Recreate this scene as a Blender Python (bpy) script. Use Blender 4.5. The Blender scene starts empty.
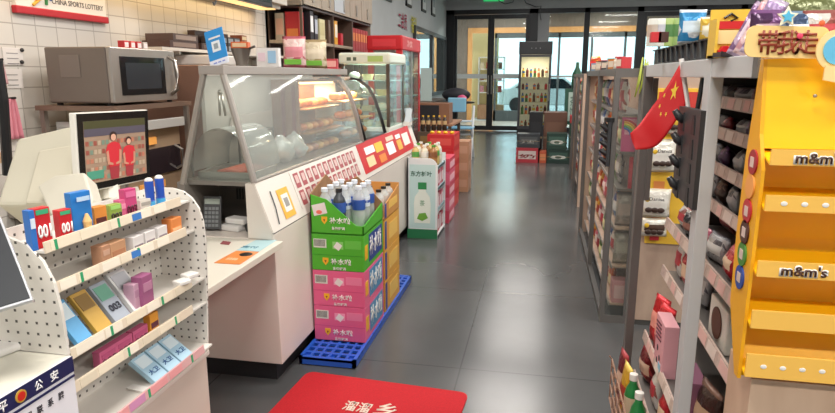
import bpy, bmesh, math, random
from mathutils import Vector, Matrix
random.seed(7)
S = bpy.context.scene
COL = S.collection
PI = math.pi
# ------------------------------------------------------------------ camera
F_PX, CAM_H = 615.0, 1.5
PITCH = math.atan(131/615); YAW = math.atan(125*math.cos(PITCH)/615)
cam_d = bpy.data.cameras.new('camera'); cam = bpy.data.objects.new('camera', cam_d); COL.objects.link(cam)
cam_d.sensor_width = 36; cam_d.lens = F_PX/835*36; cam_d.clip_start = .02; cam_d.clip_end = 200
cam.location = (0, 0, CAM_H); cam.rotation_euler = (PI/2-PITCH, 0, YAW)
S.camera = cam
# ------------------------------------------------------------------ world, lamps, exposure
S.view_settings.view_transform = 'Standard'; S.view_settings.look = 'None'
S.view_settings.gamma = 1; S.view_settings.use_curve_mapping = False
S.view_settings.exposure = 0.0
W = bpy.data.worlds.new('world'); S.world = W; W.use_nodes = True
nt = W.node_tree; nt.nodes.clear()
wo = nt.nodes.new('ShaderNodeOutputWorld'); bg = nt.nodes.new('ShaderNodeBackground')
bg.inputs['Color'].default_value = (.90, .96, 1.0, 1); bg.inputs['Strength'].default_value = 3.2
nt.links.new(bg.outputs[0], wo.inputs[0])
def area(name, loc, sx, sy, power, col, rot=(0, 0, 0)):
    d = bpy.data.lights.new(name, 'AREA'); d.shape = 'RECTANGLE'; d.size = sx; d.size_y = sy; d.energy = power; d.color = col
    o = bpy.data.objects.new(name, d); COL.objects.link(o); o.location = loc; o.rotation_euler = rot
    return o
CEIL = 3.6
LAMPS = [(x, y) for y in (-1.4, .4, 3.0, 5.8, 8.6, 11.4, 14.2) for x in (-.35, 2.6, 5.4)]
LAMP_W, LED_W = 55, 3.5
for x, y in LAMPS:
    area('ceiling_lamp_light', (x, y, CEIL-.07), 1.1, .25, LAMP_W if y<9 else LAMP_W*.6, (1, .955, .90))
area('led_strip_light', (-2.52, 3.9, 2.06), .04, 3.0, LED_W, (1, .72, .36))
area('oven_case_light', (-1.56, 4.05, 1.44), .1, .6, 5, (1, .66, .36))
area('pastry_case_light', (-1.58, 4.82, 1.44), .1, .5, 9, (1, .82, .62))
area('chiller_light', (-1.57, 5.75, 1.585), .3, .45, 5, (.85, 1, .95))
area('cooler_light', (-.18, 15.62, 1.97), .5, .1, 15, (1, .93, .8))

for x in (-1.2, 2.0, 5.2):
    area('lobby_fill_light', (x, 19.2, CEIL-.07), 1.1, .4, 150, (1, .95, .88))  # added lamps, out of view, that brighten the dark lobby soffit
area('fresh_case_fill_light', (-1.49, 3.1, 1.495), .04, .8, 2, (1, .93, .85))  # added fill without a fixture, brightens the dark inside of the case

# ------------------------------------------------------------------ helpers
def lin(c):
    if isinstance(c, str):
        c = [int(c[i:i+2], 16)/255 for i in (0, 2, 4)]
    return tuple((v/12.92 if v <= .04045 else ((v+.055)/1.055)**2.4) for v in c)
_m = {}
def mat(col, rough=.5, metal=0, emit=0, noise=0, scale=20, spec=.5):
    k = (col, rough, metal, emit, noise, scale)
    if k in _m: return _m[k]
    m = bpy.data.materials.new('surface_'+str(col)); m.use_nodes = True
    t = m.node_tree; b = t.nodes['Principled BSDF']
    c = lin(col)
    b.inputs['Base Color'].default_value = (*c, 1); b.inputs['Roughness'].default_value = rough
    b.inputs['Metallic'].default_value = metal; b.inputs['Specular IOR Level'].default_value = spec
    if noise:
        tc = t.nodes.new('ShaderNodeTexCoord'); n = t.nodes.new('ShaderNodeTexNoise'); n.inputs['Scale'].default_value = scale
        n.inputs['Detail'].default_value = 5
        r = t.nodes.new('ShaderNodeValToRGB')
        r.color_ramp.elements[0].position = .3; r.color_ramp.elements[1].position = .7
        r.color_ramp.elements[0].color = (*[v*(1-noise) for v in c], 1)
        r.color_ramp.elements[1].color = (*[min(1, v*(1+noise)) for v in c], 1)
        t.links.new(tc.outputs['Object'], n.inputs['Vector']); t.links.new(n.outputs['Fac'], r.inputs['Fac'])
        t.links.new(r.outputs['Color'], b.inputs['Base Color'])
    if emit:
        b.inputs['Emission Color'].default_value = (*c, 1); b.inputs['Emission Strength'].default_value = emit
    _m[k] = m; return m
def foil(col, col2):                    # crinkled printed foil
    k = ('foil', col, col2)
    if k in _m: return _m[k]
    m = bpy.data.materials.new('foil'); m.use_nodes = True; t = m.node_tree; b = t.nodes['Principled BSDF']
    tc = t.nodes.new('ShaderNodeTexCoord'); v = t.nodes.new('ShaderNodeTexVoronoi'); v.inputs['Scale'].default_value = 22
    r = t.nodes.new('ShaderNodeValToRGB'); r.color_ramp.interpolation = 'CONSTANT'
    r.color_ramp.elements[0].color = (*lin(col), 1); r.color_ramp.elements[1].color = (*lin(col2), 1); r.color_ramp.elements[1].position = .62
    n = t.nodes.new('ShaderNodeTexNoise'); n.inputs['Scale'].default_value = 30; n.inputs['Detail'].default_value = 3
    bu = t.nodes.new('ShaderNodeBump'); bu.inputs['Strength'].default_value = .9; bu.inputs['Distance'].default_value = .012
    t.links.new(tc.outputs['Object'], v.inputs['Vector']); t.links.new(v.outputs['Color'], r.inputs['Fac'])
    t.links.new(r.outputs['Color'], b.inputs['Base Color']); t.links.new(tc.outputs['Object'], n.inputs['Vector'])
    t.links.new(n.outputs['Fac'], bu.inputs['Height']); t.links.new(bu.outputs['Normal'], b.inputs['Normal'])
    b.inputs['Roughness'].default_value = .28; b.inputs['Metallic'].default_value = .25
    _m[k] = m; return m
def glass(tint='F4FAF8', gloss=.10, dif=0.0):
    k = ('glass', tint, gloss, dif)
    if k in _m: return _m[k]
    m = bpy.data.materials.new('clear_glass'); m.use_nodes = True; t = m.node_tree; t.nodes.clear()
    o = t.nodes.new('ShaderNodeOutputMaterial'); tr = t.nodes.new('ShaderNodeBsdfTransparent'); g = t.nodes.new('ShaderNodeBsdfGlossy')
    fr = t.nodes.new('ShaderNodeLayerWeight'); fr.inputs['Blend'].default_value = .5
    pw = t.nodes.new('ShaderNodeMath'); pw.operation = 'POWER'; pw.inputs[1].default_value = 4; t.links.new(fr.outputs['Facing'], pw.inputs[0])
    ad = t.nodes.new('ShaderNodeMath'); ad.operation = 'MULTIPLY_ADD'; ad.inputs[1].default_value = gloss*5; ad.inputs[2].default_value = gloss*.3
    tr.inputs['Color'].default_value = (*lin(tint), 1); g.inputs['Roughness'].default_value = .04
    mx = t.nodes.new('ShaderNodeMixShader')
    t.links.new(pw.outputs[0], ad.inputs[0]); t.links.new(ad.outputs[0], mx.inputs[0])
    t.links.new(tr.outputs[0], mx.inputs[1]); t.links.new(g.outputs[0], mx.inputs[2])
    last = mx
    if dif:
        df = t.nodes.new('ShaderNodeBsdfDiffuse'); df.inputs['Color'].default_value = (*lin('E8EAE8'), 1)
        m2 = t.nodes.new('ShaderNodeMixShader'); m2.inputs[0].default_value = dif
        t.links.new(mx.outputs[0], m2.inputs[1]); t.links.new(df.outputs[0], m2.inputs[2]); last = m2
    t.links.new(last.outputs[0], o.inputs[0])
    _m[k] = m; return m
def wood(c1, c2, sc=(3, 3, .4), rough=.5):
    k = ('wood', c1, c2, sc)
    if k in _m: return _m[k]
    m = bpy.data.materials.new('wood_grain'); m.use_nodes = True; t = m.node_tree; b = t.nodes['Principled BSDF']
    tc = t.nodes.new('ShaderNodeTexCoord'); mp = t.nodes.new('ShaderNodeMapping'); mp.inputs['Scale'].default_value = sc
    n = t.nodes.new('ShaderNodeTexNoise'); n.inputs['Scale'].default_value = 12; n.inputs['Detail'].default_value = 6
    r = t.nodes.new('ShaderNodeValToRGB'); r.color_ramp.elements[0].position = .35; r.color_ramp.elements[1].position = .65
    r.color_ramp.elements[0].color = (*lin(c1), 1); r.color_ramp.elements[1].color = (*lin(c2), 1)
    t.links.new(tc.outputs['Object'], mp.inputs[0]); t.links.new(mp.outputs[0], n.inputs['Vector'])
    t.links.new(n.outputs['Fac'], r.inputs[0]); t.links.new(r.outputs[0], b.inputs['Base Color']); b.inputs['Roughness'].default_value = rough
    _m[k] = m; return m
def tiles(name, c1, c2, grout, w, h, mortar, rough, off=0.0, swap=None, nz=0, loc=(0, 0, 0), bump=.2, rn=0):
    m = bpy.data.materials.new(name); m.use_nodes = True; t = m.node_tree; b = t.nodes['Principled BSDF']
    g = t.nodes.new('ShaderNodeNewGeometry'); sep = t.nodes.new('ShaderNodeSeparateXYZ'); cmb = t.nodes.new('ShaderNodeCombineXYZ')
    t.links.new(g.outputs['Position'], sep.inputs[0])
    a, c = swap or ('X', 'Y')
    t.links.new(sep.outputs[a], cmb.inputs['X']); t.links.new(sep.outputs[c], cmb.inputs['Y'])
    mp = t.nodes.new('ShaderNodeMapping'); mp.inputs['Location'].default_value = loc
    t.links.new(cmb.outputs[0], mp.inputs[0])
    br = t.nodes.new('ShaderNodeTexBrick'); br.offset = off; br.squash = 1
    br.inputs['Scale'].default_value = 1; br.inputs['Brick Width'].default_value = w; br.inputs['Row Height'].default_value = h
    br.inputs['Mortar Size'].default_value = mortar; br.inputs['Mortar Smooth'].default_value = .1
    br.inputs['Color1'].default_value = (*lin(c1), 1); br.inputs['Color2'].default_value = (*lin(c2), 1); br.inputs['Mortar'].default_value = (*lin(grout), 1)
    t.links.new(mp.outputs[0], br.inputs['Vector'])
    out = br.outputs['Color']
    n = t.nodes.new('ShaderNodeTexNoise'); n.inputs['Scale'].default_value = 1.6; n.inputs['Detail'].default_value = 4; n.inputs['Roughness'].default_value = .5
    t.links.new(mp.outputs[0], n.inputs['Vector'])
    if nz:
        r = t.nodes.new('ShaderNodeMapRange'); r.inputs['To Min'].default_value = 1-nz; r.inputs['To Max'].default_value = 1+nz
        r.inputs['From Min'].default_value = .2; r.inputs['From Max'].default_value = .8
        t.links.new(n.outputs['Fac'], r.inputs['Value'])
        mx = t.nodes.new('ShaderNodeVectorMath'); mx.operation = 'SCALE'
        t.links.new(out, mx.inputs[0]); t.links.new(r.outputs[0], mx.inputs['Scale']); out = mx.outputs[0]
    t.links.new(out, b.inputs['Base Color']); b.inputs['Roughness'].default_value = rough
    if rn:
        r2 = t.nodes.new('ShaderNodeMapRange'); r2.inputs['To Min'].default_value = rough-rn; r2.inputs['To Max'].default_value = rough+rn
        r2.inputs['From Min'].default_value = .2; r2.inputs['From Max'].default_value = .8
        t.links.new(n.outputs['Fac'], r2.inputs['Value']); t.links.new(r2.outputs[0], b.inputs['Roughness'])
    return m

class MB:
    def __init__(s, M=None): s.bm = bmesh.new(); s.M = M or Matrix()
    def _add(s, vs, fs, mi=0, M=None):
        T = s.M @ M if M else s.M
        v = [s.bm.verts.new(T @ Vector(p)) for p in vs]
        for f in fs:
            try: fc = s.bm.faces.new([v[i] for i in f]); fc.material_index = mi
            except ValueError: pass
        return s
    def box(s, x0, x1, y0, y1, z0, z1, mi=0, M=None):
        vs = [(x, y, z) for z in (z0, z1) for y in (y0, y1) for x in (x0, x1)]
        return s._add(vs, [(0, 2, 3, 1), (4, 5, 7, 6), (0, 1, 5, 4), (2, 6, 7, 3), (0, 4, 6, 2), (1, 3, 7, 5)], mi, M)
    def prism(s, poly, a, b, axis='y', mi=0, M=None):     # polygon in the plane square to axis, from a to b
        n = len(poly)
        def P(p, t): return {'y': (p[0], t, p[1]), 'x': (t, p[0], p[1]), 'z': (p[0], p[1], t)}[axis]
        vs = [P(p, a) for p in poly]+[P(p, b) for p in poly]
        fs = [tuple(range(n)), tuple(range(2*n-1, n-1, -1))]+[(i, i+n, (i+1) % n+n, (i+1) % n) for i in range(n)]
        return s._add(vs, fs, mi, M)
    def tube(s, pts, r, n=10, mi=0, M=None, cap=True):
        pts = [Vector(p) for p in pts]; rs = r if isinstance(r, (list, tuple)) else [r]*len(pts)
        vs = []
        for i, p in enumerate(pts):
            d = (pts[min(i+1, len(pts)-1)]-pts[max(i-1, 0)]).normalized()
            u = d.cross(Vector((0, 0, 1)) if abs(d.z) < .95 else Vector((1, 0, 0))).normalized(); w = d.cross(u)
            vs += [tuple(p+(u*math.cos(2*PI*k/n)+w*math.sin(2*PI*k/n))*rs[i]) for k in range(n)]
        fs = [(i*n+k, i*n+(k+1) % n, (i+1)*n+(k+1) % n, (i+1)*n+k) for i in range(len(pts)-1) for k in range(n)]
        if cap: fs += [tuple(range(n-1, -1, -1)), tuple(range((len(pts)-1)*n, len(pts)*n))]
        return s._add(vs, fs, mi, M)
    def lathe(s, prof, n=20, mi=0, M=None, c=(0, 0)):
        vs = [(c[0]+r*math.cos(2*PI*k/n), c[1]+r*math.sin(2*PI*k/n), z) for r, z in prof for k in range(n)]
        fs = [(i*n+k, i*n+(k+1) % n, (i+1)*n+(k+1) % n, (i+1)*n+k) for i in range(len(prof)-1) for k in range(n)]
        fs += [tuple(range(n-1, -1, -1)), tuple(range((len(prof)-1)*n, len(prof)*n))]
        return s._add(vs, fs, mi, M)
    def grid(s, fn, nu, nv, mi=0, M=None):
        vs = [fn(i/nu, j/nv) for j in range(nv+1) for i in range(nu+1)]
        fs = [(j*(nu+1)+i, j*(nu+1)+i+1, (j+1)*(nu+1)+i+1, (j+1)*(nu+1)+i) for j in range(nv) for i in range(nu)]
        return s._add(vs, fs, mi, M)
    def ball(s, c, r, n=12, mi=0, sq=(1, 1, 1), M=None):
        prof = [(max(1e-4, math.sin(PI*i/8))*r, -math.cos(PI*i/8)*r) for i in range(9)]
        vs = [(c[0]+q*math.cos(2*PI*k/n)*sq[0], c[1]+q*math.sin(2*PI*k/n)*sq[1], c[2]+z*sq[2]) for q, z in prof for k in range(n)]
        fs = [(i*n+k, i*n+(k+1) % n, (i+1)*n+(k+1) % n, (i+1)*n+k) for i in range(8) for k in range(n)]
        return s._add(vs, fs, mi, M)
    def build(s, name, mats, parent=None, bevel=0, smooth=False, solid=0, keep=False):
        if parent is not None:
            q, off = parent, Vector()
            while q is not None:
                if q.type == "EMPTY": off += q.location
                q = q.parent
            if off.length: bmesh.ops.translate(s.bm, verts=s.bm.verts, vec=-off)
        bmesh.ops.recalc_face_normals(s.bm, faces=s.bm.faces)
        me = bpy.data.meshes.new(name); s.bm.to_mesh(me); s.bm.free()
        for q in (mats if isinstance(mats, (list, tuple)) else [mats]): me.materials.append(q)
        if smooth:
            for f in me.polygons: f.use_smooth = True
            if smooth == 'angle': me.set_sharp_from_angle(angle=math.radians(40))
        o = bpy.data.objects.new(name, me); COL.objects.link(o); o.parent = parent
        if bevel:
            b = o.modifiers.new('bevel', 'BEVEL'); b.width = bevel; b.segments = 2; b.limit_method = 'ANGLE'; b.angle_limit = math.radians(50)
        if solid:
            b = o.modifiers.new('solid', 'SOLIDIFY'); b.thickness = solid; b.offset = 0
        return o
def tag(o, label=None, cat=None, group=None, kind=None):
    if label: o['label'] = label
    if cat: o['category'] = cat
    if group: o['group'] = group
    if kind: o['kind'] = kind
    return o
def empty(name, loc=(0, 0, 0), label=None, cat=None, group=None):
    o = bpy.data.objects.new(name, None); COL.objects.link(o); o.location = loc; o.empty_display_size = .05
    return tag(o, label, cat, group)
def struct(name, mb, m, **k): return tag(mb.build(name, m, **k), kind='structure')
def TR(x, y, z): return Matrix.Translation((x, y, z))
def RZ(a): return Matrix.Rotation(math.radians(a), 4, 'Z')
def RX(a): return Matrix.Rotation(math.radians(a), 4, 'X')
def RY(a): return Matrix.Rotation(math.radians(a), 4, 'Y')
FACE = {'-y': RX(90), '+x': RZ(90) @ RX(90), '-x': RZ(-90) @ RX(90), '+z': Matrix()}
def text(s, c, w, h, face, m, parent, ext=.0008, bold=.0, name='lettering', M=None):
    cu = bpy.data.curves.new('t', 'FONT'); cu.body = s; cu.extrude = 0; cu.offset = min(bold, .017) if any(ord(q) > 999 for q in s) else bold; cu.resolution_u = 2
    to = bpy.data.objects.new('t', cu); COL.objects.link(to)
    dg = bpy.context.evaluated_depsgraph_get(); me = bpy.data.meshes.new_from_object(to.evaluated_get(dg))
    bpy.data.objects.remove(to); bpy.data.curves.remove(cu)
    bm = bmesh.new(); bm.from_mesh(me); bpy.data.meshes.remove(me)
    if not bm.verts: return None
    xs = [v.co.x for v in bm.verts]; ys = [v.co.y for v in bm.verts]
    cx, cy = (min(xs)+max(xs))/2, (min(ys)+max(ys))/2
    sx, sy = w/(max(xs)-min(xs)), h/(max(ys)-min(ys))
    r = bmesh.ops.extrude_face_region(bm, geom=bm.faces[:])
    for v in [g for g in r['geom'] if isinstance(g, bmesh.types.BMVert)]: v.co.z += 1
    T = TR(*c) @ FACE[face]
    if M is not None: T = M @ T
    for v in bm.verts: v.co = T @ Vector(((v.co.x-cx)*sx, (v.co.y-cy)*sy, v.co.z*ext))
    mb = MB(); mb.bm.free(); mb.bm = bm
    return mb.build(name, m, parent)
# a point of the place seen at a pixel of the photograph, on a plane x=, y= or z=
_F = Vector((-math.sin(YAW)*math.cos(PITCH), math.cos(YAW)*math.cos(PITCH), -math.sin(PITCH)))
_R = Vector((math.cos(YAW), math.sin(YAW), 0)); _U = _R.cross(_F)
def at(px, py, X=None, Y=None, Z=None):
    d = _F+_R*(px-417.5)/F_PX+_U*(206.5-py)/F_PX; C = Vector((0, 0, CAM_H))
    t = X/d.x if X is not None else (Y/d.y if Y is not None else (Z-CAM_H)/d.z)
    return C+d*t
def proj_x(p):
    v = Vector(p)-Vector((0, 0, CAM_H)); return 417.5+F_PX*v.dot(_R)/v.dot(_F)
def y_at(px, X, z):          # where along the aisle a line (X, ., z) passes a column of the photograph
    a, b = (.3, 20.0) if X < 0 else (20.0, .3)
    for _ in range(40):
        m_ = (a+b)/2
        if proj_x((X, m_, z)) < px: a = m_
        else: b = m_
    return (a+b)/2
def copy_tree(o, parent=None):
    c = o.copy(); COL.objects.link(c); c.parent = parent
    for ch in o.children: copy_tree(ch, c)
    return c
ORD = ['first', 'second', 'third', 'fourth', 'fifth', 'sixth', 'seventh', 'eighth', 'ninth', 'tenth', 'eleventh', 'twelfth', 'thirteenth', 'fourteenth']
WHITE = mat('E9E6E0', .4); CREAM = mat('D9D1C6', .45); BLACK = mat('18181A', .4); BLACKP = mat('232326', .5)
STEEL = mat('B9B2AB', .3, .9); GREYP = mat('8E8985', .5); DGREY = mat('6A6664', .5); LGREY = mat('B4AFAA', .45)
RED = mat('C8202C', .45); YEL = mat('F2B51C', .45); BLUE = mat('2C63C8', .45); GREEN = mat('58B52E', .45); PINK = mat('E85E8C', .45)
GL = glass(); CARD = mat('9A7350', .8, noise=.1)
def goods(name, label, cat, loc, rz, sx, sy, sz, col, print_col=None, word=None, word_col='FFFFFF', group=None, lean=0, bev=.0015, band=None):
    """a printed box standing on its base, print side towards its own -y"""
    b = MB().box(-sx/2, sx/2, -sy/2, sy/2, 0, sz); o = b.build(name, mat(col, .45) if isinstance(col, str) else col, None, bevel=bev)
    tag(o, label, cat, group)
    if print_col:
        MB().box(-sx*.4, sx*.4, -sy/2-.0012, -sy/2+.001, sz*(band[0] if band else .2), sz*(band[1] if band else .8)).build('printed_panel', mat(print_col, .45), o)
    if word: text(word, (0, -sy/2-.0014, sz*.45), sx*.7, sz*.28, '-y', mat(word_col, .5), o, bold=.02)
    o.location = loc; o.rotation_euler = (math.radians(lean), 0, math.radians(rz))
    return o
def pouch_mesh(w, h, t, seed=0):
    rnd = random.Random(seed); b = MB()
    for sgn in (1, -1):
        def fn(u, v, sgn=sgn):
            e = max(0, math.sin(PI*u))**.45*max(0, math.sin(PI*min(1, max(0, (v-.05)/.9))))**.5
            wob = math.sin(v*19+seed)*.002+math.sin(u*23+seed*2)*.0016
            return ((u-.5)*w*(1-.05*math.sin(PI*v)), sgn*(e*t/2)+wob*e, v*h)
        b.grid(fn, 10, 12)
    bmesh.ops.remove_doubles(b.bm, verts=b.bm.verts, dist=.0004)
    for f in b.bm.faces:
        z = f.calc_center_median().z/h; x = f.calc_center_median().x/w
        f.material_index = 1 if (z < .07 or z > .93) else (2 if (.35 < z < .7 and abs(x) < .36) else 0)
    return b
_pm = {}
def pouch(name, label, cat, loc, rz, w, h, t, c1, c2, c3, group=None, lean=0, seed=0):
    k = (round(w, 3), round(h, 3), seed % 3)
    o = pouch_mesh(w, h, t, seed).build(name, [foil(c1, c2), mat(c2, .35, .3), mat(c3, .4)], None, smooth=True)
    o.location = loc; o.rotation_euler = (math.radians(lean), 0, math.radians(rz))
    return tag(o, label, cat, group)
def bottle(name, label, cat, loc, r, h, body, cap, lab, group=None, neck=.45):
    o = MB().lathe([(r*.85, 0), (r, h*.03), (r, h*.35), (r*.95, h*.4), (r, h*.45), (r, h*.68), (r*.8, h*.78), (r*neck, h*.86), (r*neck, h*.93)], 16).build(name, body, None, smooth=True)
    MB().lathe([(r*neck*1.15, h*.91), (r*neck*1.15, h*.995), (r*neck, h)], 14).build('cap', cap, o, smooth='angle')
    MB().lathe([(r*1.015, h*.44), (r*1.02, h*.45), (r*1.02, h*.67), (r*1.015, h*.68)], 16).build('label', lab, o, smooth='angle')
    o.location = loc
    return tag(o, label, cat, group)
# ================================================================== the room
floor_m = tiles('floor_tile', '505152', '545556', '3F4041', 1.2, 1.2, .004, .21, loc=(.36, -2.96, 0), nz=.18, rn=.05)
struct('floor', MB().box(-2.62, 8.2, -3.0, 17.4, -.1, 0), floor_m)
wall_m = mat('B4B8B9', .7, noise=.03, scale=3)
struct('wall_left', MB().box(-2.75, -2.62, -3.0, 17.2, 0, CEIL), wall_m)
struct('wall_right', MB().box(8.0, 8.13, -3.0, 17.2, 0, CEIL), wall_m)
struct('wall_back', MB().box(-2.75, 8.13, -3.13, -3.0, 0, CEIL), wall_m)
struct('ceiling', MB().box(-2.75, 8.13, -3.13, 17.4, CEIL, CEIL+.1), mat('D0D2D2', .8))
tile_m = tiles('wall_tile', 'D9D4CD', 'D4CFC8', 'AEA8A0', .145, .105, .003, .22, swap=('Y', 'Z'), nz=.03, loc=(.02, .03, 0))
struct('trim_1', MB().box(-2.62, -2.605, .2, 5.68, 0, 2.12), tile_m)
# soffit over the back counter with the warm strip under it
struct('trim_2', MB().box(-2.62, -2.30, .2, 5.50, 2.12, CEIL), mat('C9C2B8', .7))
led = empty('led_strip', (-2.45, 3.9, 2.08), 'warm glowing light strip under the soffit along the tiled wall', 'light')
MB().box(-2.55, -2.35, 2.2, 5.46, 2.085, 2.118).build('housing', CREAM, led)
MB().box(-2.52, -2.38, 2.25, 5.42, 2.078, 2.086).build('diffuser', mat('FFD08A', .5, emit=1.15), led)
for i, (x, y) in enumerate(LAMPS):
    lp = empty('ceiling_light', (x, y, CEIL), f'white ceiling light panel, row {ORD[i//3]} from the entrance, {["left","middle","right"][i%3]} column', 'light', 'ceiling light panels')
    MB().box(x-.6, x+.6, y-.16, y+.16, CEIL-.05, CEIL).build('frame', WHITE, lp)
    MB().box(x-.56, x+.56, y-.13, y+.13, CEIL-.058, CEIL-.05).build('diffuser', mat('FFF6EA', .5, emit=4), lp)
# far partition: black metal frames and glass
FY = 17.2
frame_m = mat('26282B', .4, .4)
fr = MB()
for x0, x1 in ((-2.62, -2.40), (-.40, -.17), (1.01, 1.15), (2.32, 2.48), (3.50, 3.72), (4.76, 4.92), (6.05, 6.2), (7.3, 7.45), (7.9, 8.0)):
    fr.box(x0, x1, FY-.04, FY+.06, 0, 3.22)
fr.box(-2.62, 8, FY-.04, FY+.06, 3.10, 3.22)
for x0, x1 in ((-.17, 1.01), (1.15, 2.32), (3.72, 4.76), (4.92, 6.05), (6.2, 7.3)): fr.box(x0, x1, FY-.03, FY+.05, 0, .12)
struct('trim_3', fr, frame_m, bevel=.004)
struct('wall_far', MB().box(-2.75, 8.13, FY-.06, FY+.12, 3.22, CEIL+.1), mat('A6A9AB', .7))
struct('trim_4', MB().box(-.17, .12, FY-.03, FY+.03, .12, 3.10), mat('9A9C9F', .6))   # grey infill beside the door
def door(n, x0, x1):
    d = MB(); w = .085
    d.box(x0, x0+w, FY-.02, FY+.03, .02, 3.09).box(x1-w, x1, FY-.02, FY+.03, .02, 3.09).box(x0+w, x1-w, FY-.02, FY+.03, 2.98, 3.09).box(x0+w, x1-w, FY-.02, FY+.03, .02, .14)
    o = struct(f'door_{n}', d, frame_m, bevel=.003)
    MB().box(x0+w, x1-w, FY, FY+.01, .14, 2.98).build('glass_pane', glass('E8EFEE', .08), o)
    MB().box(x0+w, x1-w, FY-.006, FY-.002, 1.42, 1.54).build('frosted_band', mat('DDE2E2', .6), o)
    MB().tube([(x1-w*.5 if n % 2 else x0+w*.5, FY-.07, 1.0), (x1-w*.5 if n % 2 else x0+w*.5, FY-.07, 1.5)], .014).build('handle', STEEL, o)
    for z in (1.02, 1.48): pass
door(1, -2.40, -1.40); door(2, -1.40, -.40); door(3, 2.48, 3.50); door(4, 3.72, 4.76)
for i, (x0, x1) in enumerate(((.12, 1.01), (1.15, 2.32), (4.92, 6.05), (6.2, 7.3))):
    o = struct(f'window_{i+1}', MB().box(x0, x1, FY, FY+.012, .12, 3.10), glass('E8EFEE', .08))
    MB().box(x0, x1, FY-.006, FY-.002, 1.45, 1.50).build('frosted_band', mat('DDE2E2', .6), o)
ex = empty('exit_sign', (-1.35, FY-.08, 3.44), 'green lit exit sign above the black glass doors', 'sign')
MB().box(-1.62, -1.08, FY-.09, FY-.06, 3.42, 3.58).build('sign_face', mat('35B868', .4, emit=.8), ex, bevel=.004)
# lobby behind the doors
LY = 21.0
struct('floor_lobby', MB().box(-4, 10, 17.4, LY+.2, -.1, 0), tiles('lobby_tile', 'B8B4AC', 'BDB9B1', '9A958D', .8, .8, .004, .25, nz=.06))
struct('ceiling_lobby', MB().box(-4, 10, 17.32, LY+.1, CEIL, CEIL+.1), mat('9F9890', .8))
struct('wall_lobby_left', MB().box(-4.1, -4, 17.3, LY+.2, 0, CEIL), mat('8E857C', .7))
struct('wall_lobby_right', MB().box(10, 10.1, 17.3, LY+.2, 0, CEIL), mat('8E857C', .7))
lw = MB().box(-4, 10, LY, LY+.12, 3.03, CEIL)
lw.box(-4, -2.47, LY, LY+.12, 0, 3.03)
struct('wall_lobby', lw, wood('76695F', '857569', (1, 1, .3)))
ob = MB().box(-2.47, 10, LY-.03, LY+.05, 2.86, 3.03).box(-2.47, -2.32, LY-.03, LY+.05, 0, 2.86).box(-1.70, -1.60, LY-.03, LY+.05, 0, 2.86)
struct('trim_5', ob, wood('D99A5A', 'E0A668', (1, 1, .3)))
mu = MB()
x = -1.58
while x < 9.9:
    mu.box(x, x+.07, LY, LY+.08, 0, 2.86); x += 1.02
mu.box(-1.58, 10, LY, LY+.08, 2.70, 2.86).box(-1.58, 10, LY, LY+.08, 0, .35)
struct('window_5', mu, mat('4B5356', .5))
MB().box(-1.58, 10, LY+.03, LY+.04, .35, 2.7).build('glass_pane', glass('E4F2F4', .06), bpy.data.objects['window_5'])
for k, x in enumerate((-1.2, 2.0, 5.2)):  # panels added out of view to go with the lobby fill
    lp = empty('ceiling_light', (x, 19.2, CEIL), f'added unseen lobby light panel beyond the glass doors, {["left","middle","right"][k]} one', 'light')
    MB().box(x-.6, x+.6, 19.0, 19.4, CEIL-.05, CEIL).build('frame', WHITE, lp); MB().box(x-.56, x+.56, 19.04, 19.36, CEIL-.058, CEIL-.05).build('diffuser', mat('FFF6EA', .5, emit=4), lp)
struct('wall_side_room', MB().box(-2.6, -1.55, LY+1.4, LY+1.5, 0, CEIL), mat('D8C48C', .7))
sr = empty('display_rack', (-1.75, LY+1.0, 0), 'pale rack of goods in the yellow room beyond the orange door frame', 'rack')
MB().box(-2.2, -1.3, LY+.9, LY+1.3, 0, .5).build('base', wood('B98B6A', 'A87B5A'), sr)
for k in range(4): MB().box(-2.2, -1.3, LY+.9, LY+1.3, .9+.4*k, .93+.4*k).build('shelf', WHITE, sr)
for k, xx in enumerate((-2.2, -1.33)): MB().box(xx, xx+.03, LY+.9, LY+1.3, .5, 2.13).build('upright', WHITE, sr)
for k in range(3):
    for j in range(4):
        goods('packet', f'small {["pink","brown","cream","red"][(j+k)%4]} packet, {ORD[j]} from left, {["lowest","middle","upper"][k]} shelf in the far yellow room', 'packet',
              (-2.08+.21*j, LY+1.05, .931+.4*k), 0, .13, .08, .22, ['C98A94', '7E5444', 'DCCBB0', 'B4483E'][(j+k) % 4], group='packets in the far room')
# outdoors beyond the lobby
struct('ground', MB().box(-20, 40, LY+.2, 60, -.12, -.02), mat('A9ADAB', .8, noise=.1, scale=.5))
def car(x, y, c, label):
    r = empty('parked_car', (x, y, 0), label, 'car')
    MB().prism([(-2.1, .3), (2.1, .3), (2.15, .7), (1.9, .9), (1.2, .98), (.6, 1.42), (-.9, 1.45), (-1.6, 1.0), (-2.05, .92)], -.85, .85, 'y', M=TR(x, y, 0)).build('body', mat(c, .25, .2), r, bevel=.05)
    MB().prism([(1.02, .98), (.52, 1.36), (-.82, 1.38), (-1.38, 1.0)], -.87, .87, 'y', M=TR(x, y, 0)).build('side_window', mat('20262A', .1), r)
    for k in (-1.3, 1.3):
        for s in (-.8, .8):
            MB().tube([(x+k, y+s-.1, .31), (x+k, y+s+.1, .31)], .31, 18).build('wheel', mat('1C1C1C', .7), r)
car(.3, 27, 'DADCDC', 'white car parked outside behind the far windows, left one')
car(6.6, 29, '9AA3AA', 'silver car parked outside behind the far windows, right one')
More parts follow.
